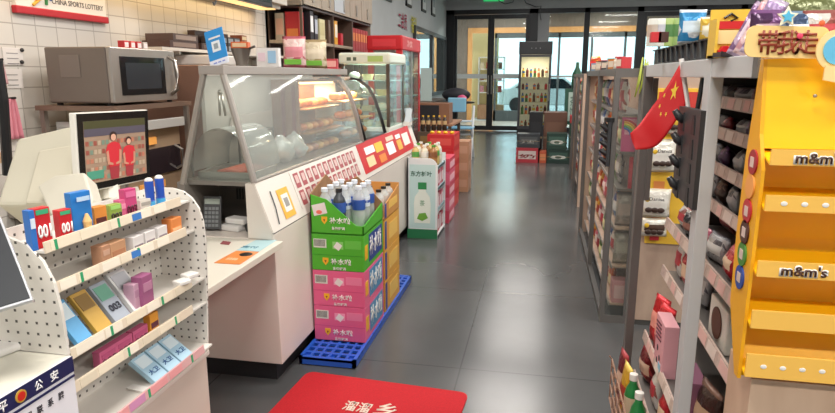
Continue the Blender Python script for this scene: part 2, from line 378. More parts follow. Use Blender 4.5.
# side window / showcase and pictures on the grey left wall
mr = struct('window_6', MB().box(-2.62, -2.56, 12.7, 16.9, 1.02, 1.10).box(-2.62, -2.56, 12.7, 16.9, 2.42, 2.50).box(-2.62, -2.56, 12.7, 12.78, 1.1, 2.42).box(-2.62, -2.56, 14.7, 14.76, 1.1, 2.42).box(-2.62, -2.56, 16.82, 16.9, 1.1, 2.42), mat('3A3D40', .4))
MB().box(-2.619, -2.60, 12.78, 16.82, 1.1, 2.42).build('glass_pane', mat('C8DADC', .03, .9), mr)
for k, px_ in enumerate((388.5, 409, 424, 433.5)):
    p0 = at(px_, 8, X=-2.6)
    q = empty('picture_frame', tuple(p0), f'black framed certificate on the grey wall, {ORD[k]} from the left', 'picture frame', 'framed certificates on the grey wall')
    y0 = p0.y; z0 = [at(px_, py, X=-2.6).z for px_, py in ((388.5, 1), (409, 7), (424, 12), (433.5, 16))][k]
    MB().box(-2.62, -2.59, y0-.24, y0+.24, z0, z0+.62).build('frame', BLACK, q, bevel=.004)
    MB().box(-2.589, -2.586, y0-.19, y0+.19, z0+.05, z0+.57).build('certificate', mat('D5D8D8', .4), q)
    MB().box(-2.586, -2.585, y0-.1, y0+.1, z0+.2, z0+.42).build('print', mat('8E9AA0', .5), q)
wt = empty('wall_lettering', (-2.6, 10.0, 2.4), 'small dark red Chinese characters stuck on the grey wall', 'lettering')
p = at(403, 21, X=-2.6); text('二会员', tuple(p), .75, .30, '+x', mat('A02A4A', .5), wt, bold=.03)
wt = empty('wall_lettering', (-2.6, 11.4, 2.4), 'small yellow Chinese characters stuck on the grey wall', 'lettering')
p = at(414, 25, X=-2.6); text('福利', tuple(p), .55, .34, '+x', mat('C9C23A', .5), wt, bold=.03)
# dangling cables over the doors
def cable(pts, label, r=.012, m=None):
    tag(MB().tube(pts, r, 8).build('cable', m or mat('55585A', .6)), label, 'cable')
cable([at(x, y, Y=FY-.1) for x, y in ((497, -8), (499, 1), (505, 4), (513, 2), (516, -8))], 'thin dark cable looped above the left glass doors')
cable([at(x, y, Y=FY-.12) for x, y in ((521, -8), (526, 3), (536, 7), (541, 6), (540, 14), (541, 20))], 'grey cable hanging beside the fridge door frame')
# ================================================================== left: counter with display cases
WALLP = mat('DDD4CB', .4, noise=.02, scale=4)
ct = empty('service_counter', (-1.5, 4.2, 0), 'long cream service counter with dark toe kick beneath the food cases', 'counter')
MB().box(-1.68, -1.25, 2.66, 6.15, 0, .105).build('toe_kick', mat('1E1F22', .5), ct)
MB().prism([(-1.70, .10), (-1.205, .10), (-1.215, .765), (-1.30, .765), (-1.30, .74), (-1.70, .74)], 2.63, 6.18, 'y').build('body', WALLP, ct, bevel=.004)
MB().prism([(-1.215, .77), (-1.30, 1.008), (-1.32, 1.008), (-1.32, .77)], 2.63, 6.18, 'y').build('sloped_front_panel', mat('E2DCD4', .35), ct)
MB().prism([(-1.215, .765), (-1.218, .77), (-1.26, .77), (-1.26, .765)], 2.63, 6.18, 'y').build('seam_strip', mat('5E5955', .5), ct)
MB().box(-1.68, -1.32, 2.95, 6.15, .741, .985).build('inner_case', mat('5C5753', .5, .3), ct)
nb = MB()
for k in range(7): nb.box(-1.56+.016*k, -1.553+.016*k, 2.942, 2.95, .86, .92)
nb.build('vent_slots', BLACK, ct)
MB().prism([(-1.345, .741), (-1.222, .741), (-1.222, .772), (-1.304, 1.004), (-1.345, 1.004)], 2.626, 2.95, 'y').build('end_cheek', mat('D5CEC5', .4), ct)
MB().box(-1.70, -1.66, 2.63, 2.95, .741, 1.0).build('side_cheek', mat('7C7670', .4), ct)
dk = empty('counter_desk', (-1.4, 2.3, .74), 'cream pull-out desk board at the near end of the service counter', 'desk')
MB().box(-1.75, -1.17, 1.66, 2.629, .705, .735).build('desk_top', mat('D8D3C6', .35), dk, bevel=.003)
MB().box(-1.75, -1.70, 1.70, 2.60, 0, .704).build('support', WALLP, dk)
# papers, calculator and phone on the desk
def flat(name, label, cat, poly, z, th, m, **k):
    return tag(MB().prism(poly, z, z+th, 'z').build(name, m, **k), label, cat)
def quad(pts, z): return [tuple(at(x, y, Z=z))[:2] for x, y in pts]
o = flat('laminated_card', 'orange laminated card with a black camera lens picture lying on the counter desk', 'card', quad([(214, 263), (240, 264.5), (259, 252), (236, 251)], .736), .736, .0015, mat('E08A4A', .3))
tag(MB().lathe([(.028, .7376), (.028, .7386)], 20, c=tuple(at(246, 254.5, Z=.737))[:2]).build('printed_lens', mat('1F2224', .3), o))
text('扫码', tuple(at(232, 259, Z=.7378)), .05, .03, '+z', mat('F6D9B8', .4), o)
o = flat('laminated_card', 'pale blue laminated card lying behind the orange card on the desk', 'card', quad([(237, 250), (259, 251.5), (277, 240), (256, 240)], .736), .7355, .0012, mat('A9CCD2', .3))
text('支付', tuple(at(250, 247, Z=.7372)), .08, .03, '+z', mat('3F7C94', .4), o)
p = at(230, 244, Z=.737)
flat('paper_slip', 'small dark red slip left of the blue card on the desk', 'paper', quad([(220, 244), (229, 245), (231, 242), (223, 241)], .736), .736, .001, mat('8E4A4E', .5))
ca = empty('calculator', (-1.62, 2.72, .741), 'dark grey calculator leaning in the niche below the glass case', 'calculator')
Mc = TR(-1.585, 2.72, .75) @ RZ(8) @ RX(-14)
MB(Mc).box(-.045, .045, -.008, .008, 0, .165).build('body', mat('4A4B4D', .4), ca, bevel=.004)
MB(Mc).box(-.038, .038, -.0095, -.008, .125, .152).build('screen', mat('9AA39A', .2), ca)
kb = MB(Mc)
for i in range(5):
    for j in range(4): kb.box(-.036+.0185*j, -.022+.0185*j, -.0115, -.008, .012+.021*i, .026+.021*i)
kb.build('keys', mat('7E8284', .5), ca)
for k, (x, y, z) in enumerate(((-1.49, 2.76, .741), (-1.47, 2.78, .773))):
    o = tag(MB(TR(x, y, z) @ RZ(-14)).box(-.06, .06, -.035, .035, 0, .03).build('tissue_pack', mat('E4E2DF', .6), bevel=.008), ['white tissue pack at the bottom of the pair in the counter niche', 'white tissue pack on top of the pair in the counter niche'][k], 'tissue pack')
o = tag(MB().tube([(-1.43, 2.80, .765), (-1.39, 2.74, .76), (-1.35, 2.68, .757)], [.02, .024, .014], 10).build('hair_clipper', BLACK, smooth=True), 'black hand scanner lying in the counter niche beside the tissue packs', 'scanner')
# glass case 1
gc = empty('glass_food_case', (-1.5, 3.5, 1.0), 'long glass food case with grey metal frame over fresh and hot food', 'display case')
FRM = mat('A7A19B', .35, .5)
MB().box(-1.68, -1.32, 2.66, 4.44, .985, 1.005).build('deck', mat('8E8984', .35, .6), gc)
MB().prism([(-1.54, 1.505), (-1.415, 1.505), (-1.415, 1.545), (-1.54, 1.545)], 2.62, 4.46, 'y').build('top_ledge', mat('A29B95', .4), gc, bevel=.003)
def leg(y): 
    MB().tube([(-1.305, y, 1.008), (-1.43, y, 1.51)], .016, 8).build('front_post', FRM, gc)
    MB().tube([(-1.675, y, .99), (-1.525, y, 1.51)], .016, 8).build('rear_post', FRM, gc)
leg(2.64)
arc = [(-1.305, 4.44, 1.008), (-1.345, 4.44, 1.2), (-1.40, 4.44, 1.38), (-1.47, 4.44, 1.47), (-1.56, 4.44, 1.50)]
MB().tube(arc, .018, 8).build('curved_post', mat('8C8480', .35, .6), gc)
MB().tube([(-1.305, 2.64, 1.012), (-1.305, 4.44, 1.012)], .009, 8).build('glass_rail', FRM, gc)
MB().prism([(-1.303, 1.02), (-1.307, 1.02), (-1.431, 1.505), (-1.427, 1.505)], 2.65, 4.43, 'y').build('front_glass', glass('EEF3F1', .04, .13), gc)  # diffuse share paints a grey veil of reflections onto the glass
MB().prism([(-1.32, 1.01), (-1.66, 1.01), (-1.53, 1.5), (-1.44, 1.5)], 2.640, 2.644, 'y').build('end_glass', glass('EEF3F1', .05, .05), gc)
MB().box(-1.70, -1.68, 2.9, 4.44, 1.0, 1.505).build('rear_panel', mat('B4AEA8', .4), gc)
# hot cabinet section inside the case
hb = MB().box(-1.68, -1.66, 3.72, 4.42, 1.006, 1.46).box(-1.68, -1.50, 3.70, 3.72, 1.006, 1.46).box(-1.68, -1.46, 3.70, 4.42, 1.46, 1.475)
hb.build('hot_cabinet', mat('8A6450', .45, .3), gc)
hs = MB()
for z in (1.13, 1.28): hs.box(-1.66, -1.40-(z-1.0)*.22, 3.74, 4.41, z, z+.01)
hs.build('wire_shelf', mat('B98C5C', .3, .7), gc)
MB().box(-1.64, -1.50, 3.78, 4.38, 1.445, 1.458).build('warm_lamp', mat('FFD79A', .4, emit=5), gc)
bun_m = [mat('C98646', .5, noise=.2), mat('B5642E', .5, noise=.2), mat('E0B070', .5, noise=.2)]
nn = 0
for lv, z in enumerate((1.006, 1.141, 1.291)):
    for k in range(6):
        y = 3.80+k*.105; xx = -1.50-lv*.035
        o = MB().ball((0, 0, .028), .045, sq=(1.1, .95, .62)).build('bread_roll', bun_m[(k+lv) % 3], smooth=True); o.location = (xx, y, z)
        tag(o, f'{["golden","dark","pale"][(k+lv)%3]} bread roll, hot cabinet {["deck","middle shelf","top shelf"][lv]}, {ORD[k]} from the near end', 'bread roll', 'rolls in the hot cabinet')
# pickled meat, trays, plastic hood and bags in the near part
tr = tag(MB().box(-1.64, -1.36, 2.72, 3.02, 1.006, 1.012).box(-1.64, -1.63, 2.72, 3.02, 1.012, 1.04).box(-1.37, -1.36, 2.72, 3.02, 1.012, 1.04).box(-1.64, -1.36, 2.72, 2.73, 1.012, 1.04).box(-1.64, -1.36, 3.01, 3.02, 1.012, 1.04).build('food_tray', mat('B0ACA6', .3, .8), bevel=.002), 'steel tray of raw pink sausage at the near end of the glass case', 'tray')
for k in range(6):
    y = 2.77+.035*k
    o = tag(MB().tube([(-1.56+.01*k, y, 1.03), (-1.50, y+.01, 1.04), (-1.43+.006*k, y, 1.03)], [.012, .017, .012], 8).build('sausage', mat('D0705C', .4), smooth=True), f'pink sausage lying in the near steel tray, {ORD[k]} from the front', 'sausage', 'sausages in the near tray')
hood = MB()
def hfn(u, v):
    a = PI*u; return (-1.50-.145*math.cos(a), 2.69+.36*v, 1.045+.21*math.sin(a)**.8)
hood.grid(hfn, 14, 4)
o = tag(hood.build('food_cover', glass('D8CEC4', .16, .22), smooth=True), 'curved clear plastic cover over the sausage tray', 'food cover')
def bag(name, label, cat, c, r, m, sq=(1, 1, 1), seed=1):
    rnd = random.Random(seed); b = MB(); b.ball((0, 0, 0), r, 14, sq=sq)
    for v in b.bm.verts:
        v.co *= 1+rnd.uniform(-.14, .14)
        if v.co.z > r*.6*sq[2]: v.co.x *= .6; v.co.y *= .6; v.co.z *= 1.25
    lo = min(v.co.z for v in b.bm.verts)
    for v in b.bm.verts: v.co.z -= lo
    o = b.build(name, m, smooth=True); o.location = c
    return tag(o, label, cat)
film = glass('F0F0F0', .28, .32)
for k_, x_ in enumerate((-1.60, -1.53)): tag(MB().box(x_-.012, x_+.012, 3.692, 3.698, 1.05, 1.44).build('maroon_banner', mat('6E3038', .5)), ['maroon strip banner at the left of the hot cabinet', 'maroon strip banner at the right edge of the hot cabinet'][k_], 'banner')
for k, (x, y, r, w) in enumerate(((-1.50, 3.14, .085, 'nearest'), (-1.44, 3.30, .07, 'second'), (-1.49, 3.38, .075, 'third'), (-1.44, 3.48, .07, 'fourth'), (-1.50, 3.60, .075, 'farthest'))):
    bag('plastic_bag', f'crumpled clear plastic bag of bread inside the glass case, {w} one', 'plastic bag', (x, y, 1.006), r, film, (1, .95, .85), k)
    tag(MB(TR(x, y, 1.02)).ball((0, 0, .03), r*.55, sq=(1.1, .9, .6)).build('steamed_bun', mat(['C7A08A', 'B98E72', 'CDB49A', 'A8604A', 'D0B8A0'][k], .6), smooth=True), f'bun wrapped in the {w} clear bag in the glass case', 'bun')
# pink lidded item, tongs
tag(MB().box(-1.66, -1.58, 3.05, 3.5, 1.18, 1.195).box(-1.66, -1.65, 3.05, 3.06, 1.006, 1.18).box(-1.59, -1.58, 3.05, 3.06, 1.006, 1.18).box(-1.66, -1.65, 3.49, 3.5, 1.006, 1.18).box(-1.59, -1.58, 3.49, 3.5, 1.006, 1.18).build('steel_stand', mat('5D5855', .4, .6), bevel=.002), 'long dark steel stand behind the plastic bags in the glass case', 'stand')
# white slanted lid and grey paper roll seen behind
tag(MB().prism([(3.0, 1.05), (3.16, 1.28), (3.66, 1.29), (3.66, 1.05)], -1.672, -1.660, 'x').build('sneeze_board', mat('B9AEA6', .4)), 'grey slanted board standing against the back of the glass case', 'board')
# tongs hanging at the end
tg = tag(MB().tube([(-1.60, 2.9, 1.42), (-1.60, 2.9, 1.30)], .006, 6).tube([(-1.585, 2.9, 1.42), (-1.57, 2.9, 1.30)], .006, 6).ball((-1.592, 2.9, 1.42), .012).build('food_tongs', STEEL, smooth=True), 'steel food tongs hanging at the near end of the glass case', 'tongs')
# price strips and promotional panel on the sloped front
N = Vector((-.085, 0, .238)).normalized()
def slope(y, t, out=.002):   # t 0 bottom, 1 top of the sloped panel
    return Vector((-1.215-.085*t+.0094*out*100, y, .77+.238*t+out*.34))
ms = empty('price_board', (-1.26, 3.6, .88), 'long white price board with two rows of small red price cards', 'sign')
def slab(y0, y1, t0, t1, out, name, m, par):
    a, b, c, d = slope(y0, t0, out), slope(y1, t0, out), slope(y1, t1, out), slope(y0, t1, out)
    n = Vector((.94, 0, .336))*.002
    return MB()._add([a, b, c, d, a-n, b-n, c-n, d-n], [(0, 1, 2, 3), (7, 6, 5, 4), (0, 4, 5, 1), (1, 5, 6, 2), (2, 6, 7, 3), (3, 7, 4, 0)]).build(name, m, par)
BY0, BY1, BY2 = 3.02, y_at(361, -1.26, .90), y_at(409, -1.28, .97)
slab(3.02, BY1-.01, .16, .95, .003, 'backing', mat('E2DCD4', .4), ms)
for row, (t0, t1) in enumerate(((.58, .9), (.2, .52))):
    c = MB(); c2 = MB()
    for k in range(int((BY1-3.08)/.092)):
        y0 = 3.05+k*.092
        for (mi_, a0, a1, s0, s1, o_) in ((0, y0, y0+.066, t0, t1, .0045), (1, y0+.012, y0+.054, t0+.1, t1-.05, .0055)):
            a, b, cc, d = slope(a0, s0, o_), slope(a1, s0, o_), slope(a1, s1, o_), slope(a0, s1, o_)
            c._add([a, b, cc, d], [(0, 1, 2, 3)], mi_)
    c.build('price_cards', [mat('A8575C', .45), mat('D8B8B4', .45)], ms)
pr = empty('promotion_board', (-1.26, 5.3, .88), 'red promotion board with white and yellow dishes printed on the counter front', 'sign')
slab(BY1, BY2, .12, 1.02, .003, 'backing', mat('C9262E', .4), pr)
for k, (y, t, w_, h_, c_) in enumerate(((4.86, .25, .16, .3, 'F0D9A8'), (4.88, .62, .2, .22, 'FFFFFF'), (5.1, .55, .18, .3, 'F2C84A'), (5.12, .2, .16, .25, 'E88A3C'), (5.36, .3, .2, .4, 'FFFFFF'), (5.40, .75, .2, .15, 'F7D6C0'), (5.65, .3, .13, .35, 'E9B44C'), (5.85, .35, .2, .45, 'F4EEE6'), (5.66, .7, .14, .15, 'FFFFFF'))):
    sc_ = (BY2-BY1)/1.38; y = BY1+(y-4.76)*sc_; w_ *= sc_
    slab(y, y+w_, t, t+h_, .0055, 'printed_picture', mat(c_, .45), pr)
# hanging QR tag (code left blank)
qt = empty('payment_tag', (-1.26, 2.86, .86), 'yellow edged white payment tag hanging on the cream counter front', 'tag')
slab(2.80, 2.93, .12, .72, .004, 'card', mat('F0B64A', .4), qt); slab(2.825, 2.905, .24, .60, .0062, 'white_patch', mat('EDEBE6', .4), qt); slab(2.842, 2.888, .34, .52, .0075, 'grey_patch', mat('9A9A98', .4), qt)
cable([slope(2.74, .75, .004), slope(2.73, .4, .006), slope(2.71, .1, .004)], 'thin grey cord hanging left of the yellow payment tag', .003)
# glass case 2 with black curved ends
g2 = empty('curved_pastry_case', (-1.5, 4.85, 1.0), 'small pastry case with black curved end frame beside the long glass case', 'display case')
MB().box(-1.75, -1.31, 4.48, 5.14, .985, 1.03).build('base', mat('4A4644', .4), g2)
cv = [(-1.30, 1.02), (-1.335, 1.15), (-1.385, 1.30), (-1.44, 1.40), (-1.52, 1.46), (-1.64, 1.475)]
for y in (4.49, 5.12): MB().tube([(x, y, z) for x, z in cv], .015, 8).build('curved_frame', BLACK, g2, smooth=True)
def cg(u, v):
    f = u*(len(cv)-1); i = min(int(f), len(cv)-2); f -= i
    return (cv[i][0]*(1-f)+cv[i+1][0]*f, 4.5+.61*v, cv[i][1]*(1-f)+cv[i+1][1]*f)
MB().grid(cg, 15, 2).build('curved_glass', glass('EEF3F1', .07, .04), g2, smooth=True)
MB().box(-1.76, -1.74, 4.48, 5.14, 1.03, 1.48).box(-1.75, -1.60, 4.48, 5.14, 1.475, 1.49).build('rear_panel', mat('C9BEB2', .4), g2)
for z, x1 in ((1.16, -1.40), (1.30, -1.45)): MB().box(-1.74, x1, 4.51, 5.10, z, z+.01).build('shelf', mat('C9A06A', .4, .5), g2)
for lv, z in enumerate((1.031, 1.171, 1.311)):
    for k in range(4):
        o = MB().ball((0, 0, .03), .05, sq=(1.0, .9, .62)).build('pastry', bun_m[(k*2+lv) % 3], smooth=True); o.location = (-1.48-.04*lv, 4.58+k*.145, z)
        tag(o, f'{["golden","dark baked","pale"][(k*2+lv)%3]} pastry on the {["floor","middle shelf","top shelf"][lv]} of the black framed case, {ORD[k]} one', 'pastry', 'pastries in the black framed case')
# white topped chiller
ch = empty('chilled_display_case', (-1.57, 5.74, 1.0), 'glass chilled display case with pale green rounded top', 'display case')
x0, x1, y0, y1 = -1.79, -1.345, 5.46, 6.06
MB().box(x0, x1, y0, y1, .985, 1.04).build('base', mat('D5DCD4', .4), ch, bevel=.01)
MB().box(x0-.02, x1+.02, y0-.02, y1+.02, 1.60, 1.70).build('top_cover', mat('E2EADD', .4), ch, bevel=.02)
MB().box(x0+.06, x0+.1, y0-.022, y0-.018, 1.63, 1.66).box(x0+.12, x0+.15, y0-.022, y0-.018, 1.63, 1.66).build('small_lettering', mat('5A6A5A', .5), ch)
MB().box(x1-.19, x1-.05, y0-.022, y0-.018, 1.62, 1.67).build('leaf_print', mat('A9C978', .5), ch)
for x, y in ((x0+.012, y0+.012), (x1-.012, y0+.012), (x0+.012, y1-.012), (x1-.012, y1-.012)): MB().box(x-.014, x+.014, y-.014, y+.014, 1.04, 1.60).build('corner_post', mat('4B4038', .4), ch)
MB().box(x0+.03, x1-.03, y0+.004, y0+.008, 1.04, 1.60).build('side_glass', glass('ECF6F3', .08, .08), ch)
MB().box(x1-.008, x1-.004, y0+.03, y1-.03, 1.04, 1.60).build('front_glass', glass('ECF6F3', .08, .08), ch)
for z in (1.17, 1.31, 1.45): MB().box(x0+.01, x1-.012, y0+.02, y1-.02, z, z+.008).build('shelf', glass('DCEBE7', .2, .35), ch)
for lv, z in enumerate((1.041, 1.179, 1.319, 1.459)):
    for k in range(3):
        kind = (lv+k) % 3; cx = x0+.08+.13*k
        if kind == 0: o = MB().ball((0, 0, .04), .05, sq=(1.1, 1, .75)).build('steamed_bun', mat('ECE7DC', .6), smooth=True)
        elif kind == 1: o = MB().lathe([(.04, 0), (.055, .05), (.055, .055)], 14).build('pudding_cup', mat('E9D2A0', .4), smooth='angle')
        else: o = MB().box(-.05, .05, -.06, .06, 0, .05).build('cake_box', mat('D9C3A8', .5), bevel=.006)
        o.location = (cx, 5.60, z)
        tag(o, f'{["white steamed bun","cream pudding cup","tan cake box"][kind]} on the {["floor","lowest shelf","middle shelf","top shelf"][lv]} of the chilled case, {ORD[k]} from the left', ['bun', 'pudding cup', 'cake box'][kind], 'food in the chilled case')
# things standing on the case ledge
sg = empty('payment_sign', (-1.50, 2.66, 1.535), 'blue slanted payment sign with white foot standing on the glass case ledge', 'sign')
Ms = TR(-1.452, 2.66, 1.5475) @ RZ(-4) @ RX(-14) @ RY(-17)
MB(Ms).box(-.048, .048, -.002, .002, .028, .172).build('blue_panel', mat('2F93DB', .35), sg, bevel=.002)
MB(Ms).box(-.048, .048, -.002, .002, 0, .028).build('white_foot', mat('E3E6F2', .35), sg)
MB(Ms).box(-.02, .022, -.0035, -.002, .065, .115).build('white_patch', mat('E8EEF2', .4), sg)
MB(Ms).box(-.010, .012, -.0045, -.0035, .077, .103).build('grey_patch', mat('9AA4AC', .4), sg)
MB(Ms).box(-.03, .03, -.0035, -.002, .128, .136).build('headline', WHITE, sg)
MB(Ms).box(-.028, -.010, -.0035, -.002, .010, .016).box(-.004, .012, -.0035, -.002, .010, .016).box(.018, .032, -.0035, -.002, .010, .016).build('small_marks', mat('8C9CD8', .4), sg)
o = goods('tablet_sign', 'small white card box with a blue print standing on the case ledge', 'box', (-1.475, 3.24, 1.546), 3, .125, .04, .10, 'E3E0DE')
MB().box(.005, .05, -.0268, -.025, .02, .085).build('blue_print', mat('9CC4E2', .4), o); MB().box(-.05, -.01, -.0268, -.025, .03, .075).build('pink_print', mat('E2CBD4', .4), o)
cr = tag(MB().lathe([(.028, 0), (.03, .02), (.05, .085), (.052, .085)], 20).build('metal_strainer', mat('8F8880', .35, .8), smooth='angle'), 'grey conical metal strainer on the ledge behind the blue sign', 'strainer')
cr.location = (-1.475, 2.92, 1.546)
MB().tube([(.03, 0, .08), (.075, 0, .095)], .006, 8).build('handle', mat('4A4642', .4), cr)
goods('noodle_packet', 'orange and red packet sitting on top of the metal strainer', 'packet', (-1.475, 2.92, 1.632), 10, .085, .05, .03, 'D8693A', 'E8C9A0')
for k, (px_, c1, c2, lb) in enumerate(((300, 'E9C9C4', 'C86A78', 'pink and green printed puffed snack bag on the ledge below the wood cabinet, left one'), (315, 'DDD0B4', 'B8A078', 'beige and green printed puffed snack bag on the ledge below the wood cabinet, right one'))):
    p = Vector((-1.48, 0, 0))
    o = pouch('snack_bag', lb, 'snack bag', (p.x, 3.62+.36*k, 1.546), 6, .145+.01*k, .185, .05, c1, c2, ['D88A94', 'E0D4BC'][k], 'puffed snack bags on the ledge', seed=k)
    MB().box(-.055, .05, -.037, -.03, .018, .05).build('green_print', mat('6FAE3E', .4), o, bevel=.003)
goods('red_box', 'small red box at the right end of the ledge beside the pale green chiller', 'box', (-1.48, 4.30, 1.546), 8, .09, .05, .07, 'C2404A', 'E8A8A0')
# ================================================================== wall cabinet with cubbies
wc_w = wood('9A8C7C', 'AA9D8C', (2, 2, .25)); wc_d = mat('3B2C28', .5)
wc = empty('wall_cabinet', (-2.4, 6.9, 1.5), 'wooden wall cabinet with grey doors above dark open cubbies', 'cabinet')
X0, X1, YA, YB = -2.615, -2.25, 5.72, 8.15
MB().box(X0, X0+.02, YA, YB, 1.44, 2.16).build('back_board', wc_d, wc)
MB().box(X0, X1, YA, YA+.02, 2.14, 3.2).build('side_panel', wc_w, wc)
MB().box(X0, X1, YB-.02, YB, 1.44, 3.2).build('side_panel', wc_w, wc)
MB().box(X0, X1, YA, YB, 2.13, 2.15).build('top_board', wc_d, wc)
for x, y in ((X0+.012, YA+.012), (X1-.012, YA+.012)): MB().box(x-.012, x+.012, y-.012, y+.012, 1.44, 2.13).build('edge_post', mat('6B5648', .5), wc)
for y in (6.62, 7.32): MB().box(X0+.02, X1, y, y+.025, 1.44, 2.13).build('divider', mat('5A463C', .5), wc)
MB().box(X0+.02, X1, YA, 7.33, 1.805, 1.835).build('shelf', mat('A89884', .5), wc)
MB().box(X0+.02, X1, 7.345, YB-.02, 1.76, 1.79).build('shelf', mat('A89884', .5), wc)
MB().box(X0+.02, X1, YA, YB, 1.44, 1.465).build('base_board', mat('8C7C6C', .5), wc)
for k in range(5):
    y = YA+.02+k*.486
    d = MB().box(X1, X1+.018, y+.006, y+.48, 2.16, 3.15).build('door', wc_w, wc, bevel=.002)
    MB().box(X1+.018, X1+.03, y+.22, y+.26, 2.2, 2.32).build('handle', STEEL, d)
tag(MB().box(X1+.02, X1+.024, 6.62, 6.98, 2.18, 2.6).build('notice_paper', mat('B9C0C6', .6)), 'grey notice sheet taped on the upper door of the wall cabinet', 'paper')
goods('gift_box', 'beige boxed drink carton on the cubby shelf, leftmost', 'box', (-2.50, 5.83, 1.836), 0, .09, .12, .25, 'B7A894', 'D8A890')
goods('gift_box', 'red boxed liquor carton on the cubby shelf beside the beige one', 'box', (-2.37, 5.83, 1.836), 0, .14, .12, .26, 'B8252C', 'E08040', band=(.12, .4))
for k, (y, w_, h_, c_, pc, lb) in enumerate(((5.98, .09, .28, '24242A', 'E8E8E8', 'black file box with white label, nearest on the cubby shelf'), (6.10, .09, .25, '303038', 'B8BCC8', 'second black file box on the cubby shelf'), (6.28, .16, .23, 'D9CFA4', 'C8BC8C', 'cream folder standing on the cubby shelf'), (6.50, .07, .24, '5A4234', '6E5444', 'brown folder by the cubby divider'), (6.72, .10, .25, 'E0A030', 'F2E4D0', 'orange and white bottle box right of the divider'), (6.92, .09, .13, 'B8202C', 'C83040', 'small red box in the right cubby'))):
    goods('file_box' if k < 4 else 'boxed_goods', lb, 'file box' if k < 4 else 'box', (-2.35, y, 1.836), 90, w_, .2, h_, c_, pc, band=(.3, .85))
for k in range(6):
    goods('gift_box', f'dark red gift box with gold print in the far cubby, {ORD[k]} from the near side', 'box', (-2.36, 7.42+.112*k, 1.791), 90, .10, .2, .27, 'A8242A', 'D8803C', group='red gift boxes in the far cubby', band=(.45, .8))
goods('red_carton', 'dull red carton in the low cubby behind the chiller', 'box', (-2.36, 6.9, 1.466), 90, .3, .2, .12, '9C2E34', 'C86A68')
# TV menu screens above
tv = empty('menu_screen', (-2.2, 4.2, 2.1), 'black flat menu screen mounted above the light strip', 'screen')
a = at(221, 0, X=-2.1); b_ = at(273, 11, X=-2.1)
MB().box(-2.15, -2.10, 3.62, b_.y, 2.02, 2.62).build('body', mat('1B1E1F', .3), tv, bevel=.006)
MB().box(-2.10, -2.097, 3.66, b_.y-.05, 2.05, 2.59).build('panel', mat('2C3A38', .12), tv)
MB().box(-2.34, -2.15, 4.1, 4.2, 2.3, 2.4).build('bracket', BLACK, tv)
cable([at(213, 2, X=-2.12), at(214, 5, X=-2.12), at(216, 1, X=-2.12)], 'short cable loop below the menu screen', .006)
# wall sign
sp0 = at(17, 9.5, X=-2.58); sp1 = at(107, 19.5, X=-2.58)
sn = empty('wall_sign', (-2.58, sp0.y, sp0.z), 'white wall sign with coloured rings and red lower border on the tiled wall', 'sign')
zz = (sp0.z+sp1.z)/2
MB().box(-2.604, -2.582, sp0.y, sp1.y, zz-.01, zz+.42).build('board', mat('E9E4DE', .4), sn)
MB().box(-2.604, -2.574, sp0.y-.01, sp1.y+.01, zz-.02, zz+.018).build('red_border', mat('B5202C', .4), sn, bevel=.005)
text('CHINA SPORTS LOTTERY', (-2.5815, at(79, 5, X=-2.58).y, at(79, 5, X=-2.58).z), .40, .028, '+x', mat('4A4644', .5), sn, bold=.01)
text('中国体育彩票', (-2.5815, at(80, 0, X=-2.58).y, zz+.17), .42, .07, '+x', mat('3A3634', .5), sn, bold=.02)
for (xa, ya, xb, yb, c_) in ((33, 5, 42, -3, 'D8A63A'), (46.5, 5, 46, -5, '2F7F48'), (36, 0, 40, -8, 'C8402C'), (50, 0, 54, -8, '3060A8')):
    A, B = at(xa, ya, X=-2.578), at(xb, yb, X=-2.578); MB().tube([A, B], .008, 8).build('logo_stroke', mat(c_, .4), sn)
for k in range(2):
    q = at(29+66*k, [13.5, 20][k], X=-2.59); MB().ball(tuple(q), .006).build('hanging_knob', BLACK, sn)
# papers and towel on the tiled wall at far left
for k, (x0, y0, x1, y1) in enumerate(((2, 47, 24, 65), (2, 69, 24, 88))):
    A, B = at(x0, y0, X=-2.60), at(x1, y1, X=-2.60)
    o = tag(MB().box(-2.604, -2.600, A.y, B.y, min(A.z, B.z), max(A.z, B.z)).build('notice_sheet', mat('E0DAD6', .5)), ['upper white notice sheet clipped to the tiled wall', 'lower white notice sheet on the tiled wall'][k], 'paper')
    for j in range(3): MB().box(-2.5998, -2.599, A.y+.02, B.y-.03, max(A.z, B.z)-.03-.025*j, max(A.z, B.z)-.026-.025*j).build('printed_line', mat('8C8886', .5), o)
    c = at(22, [50, 62][k], X=-2.595); MB().ball(tuple(c), .01).build('clip', BLACK, o)
def drape(name, label, cat, px0, py0, px1, py1, Yv, m, top=.6):
    A, B = at(px0, py0, Y=Yv), at(px1, py1, Y=Yv)
    def fn(u, v):
        w = (top+(1-top)*(1-v)**.7); x = A.x+(B.x-A.x)*(.5+(u-.5)*w); z = B.z+(A.z-B.z)*v
        return (x, Yv+.012*math.sin(u*14)*(1-.4*v)+.006*math.sin(v*9), z)
    return tag(MB().grid(fn, 20, 10).build(name, m, None, smooth=True, solid=.004), label, cat)
def wall_drape(name, label, px0, py0, px1, py1, m):
    A, B = at(px0, py0, X=-2.59), at(px1, py1, X=-2.59)
    def fn(u, v):
        w = .45+.55*(1-v)**.7
        return (-2.585+.012*math.sin(u*15)*(1-.4*v), A.y+(B.y-A.y)*(.5+(u-.5)*w), B.z+(A.z-B.z)*v)
    o = tag(MB().grid(fn, 20, 10).build(name, m, None, smooth=True, solid=.004), label, 'towel')
    MB().tube([(-2.606, (A.y+B.y)/2, A.z), (-2.56, (A.y+B.y)/2, A.z+.004)], .006, 8).build('hook', BLACK, o)
wall_drape('pink_towel', 'pink towel hanging on the tiled wall below the notices', 4, 99, 22, 138, mat('D98A98', .8))
wall_drape('pink_cloth', 'pale pink cloth hanging at the left picture edge above the towel', -8, 60, 6, 84, mat('D9A8AC', .8))
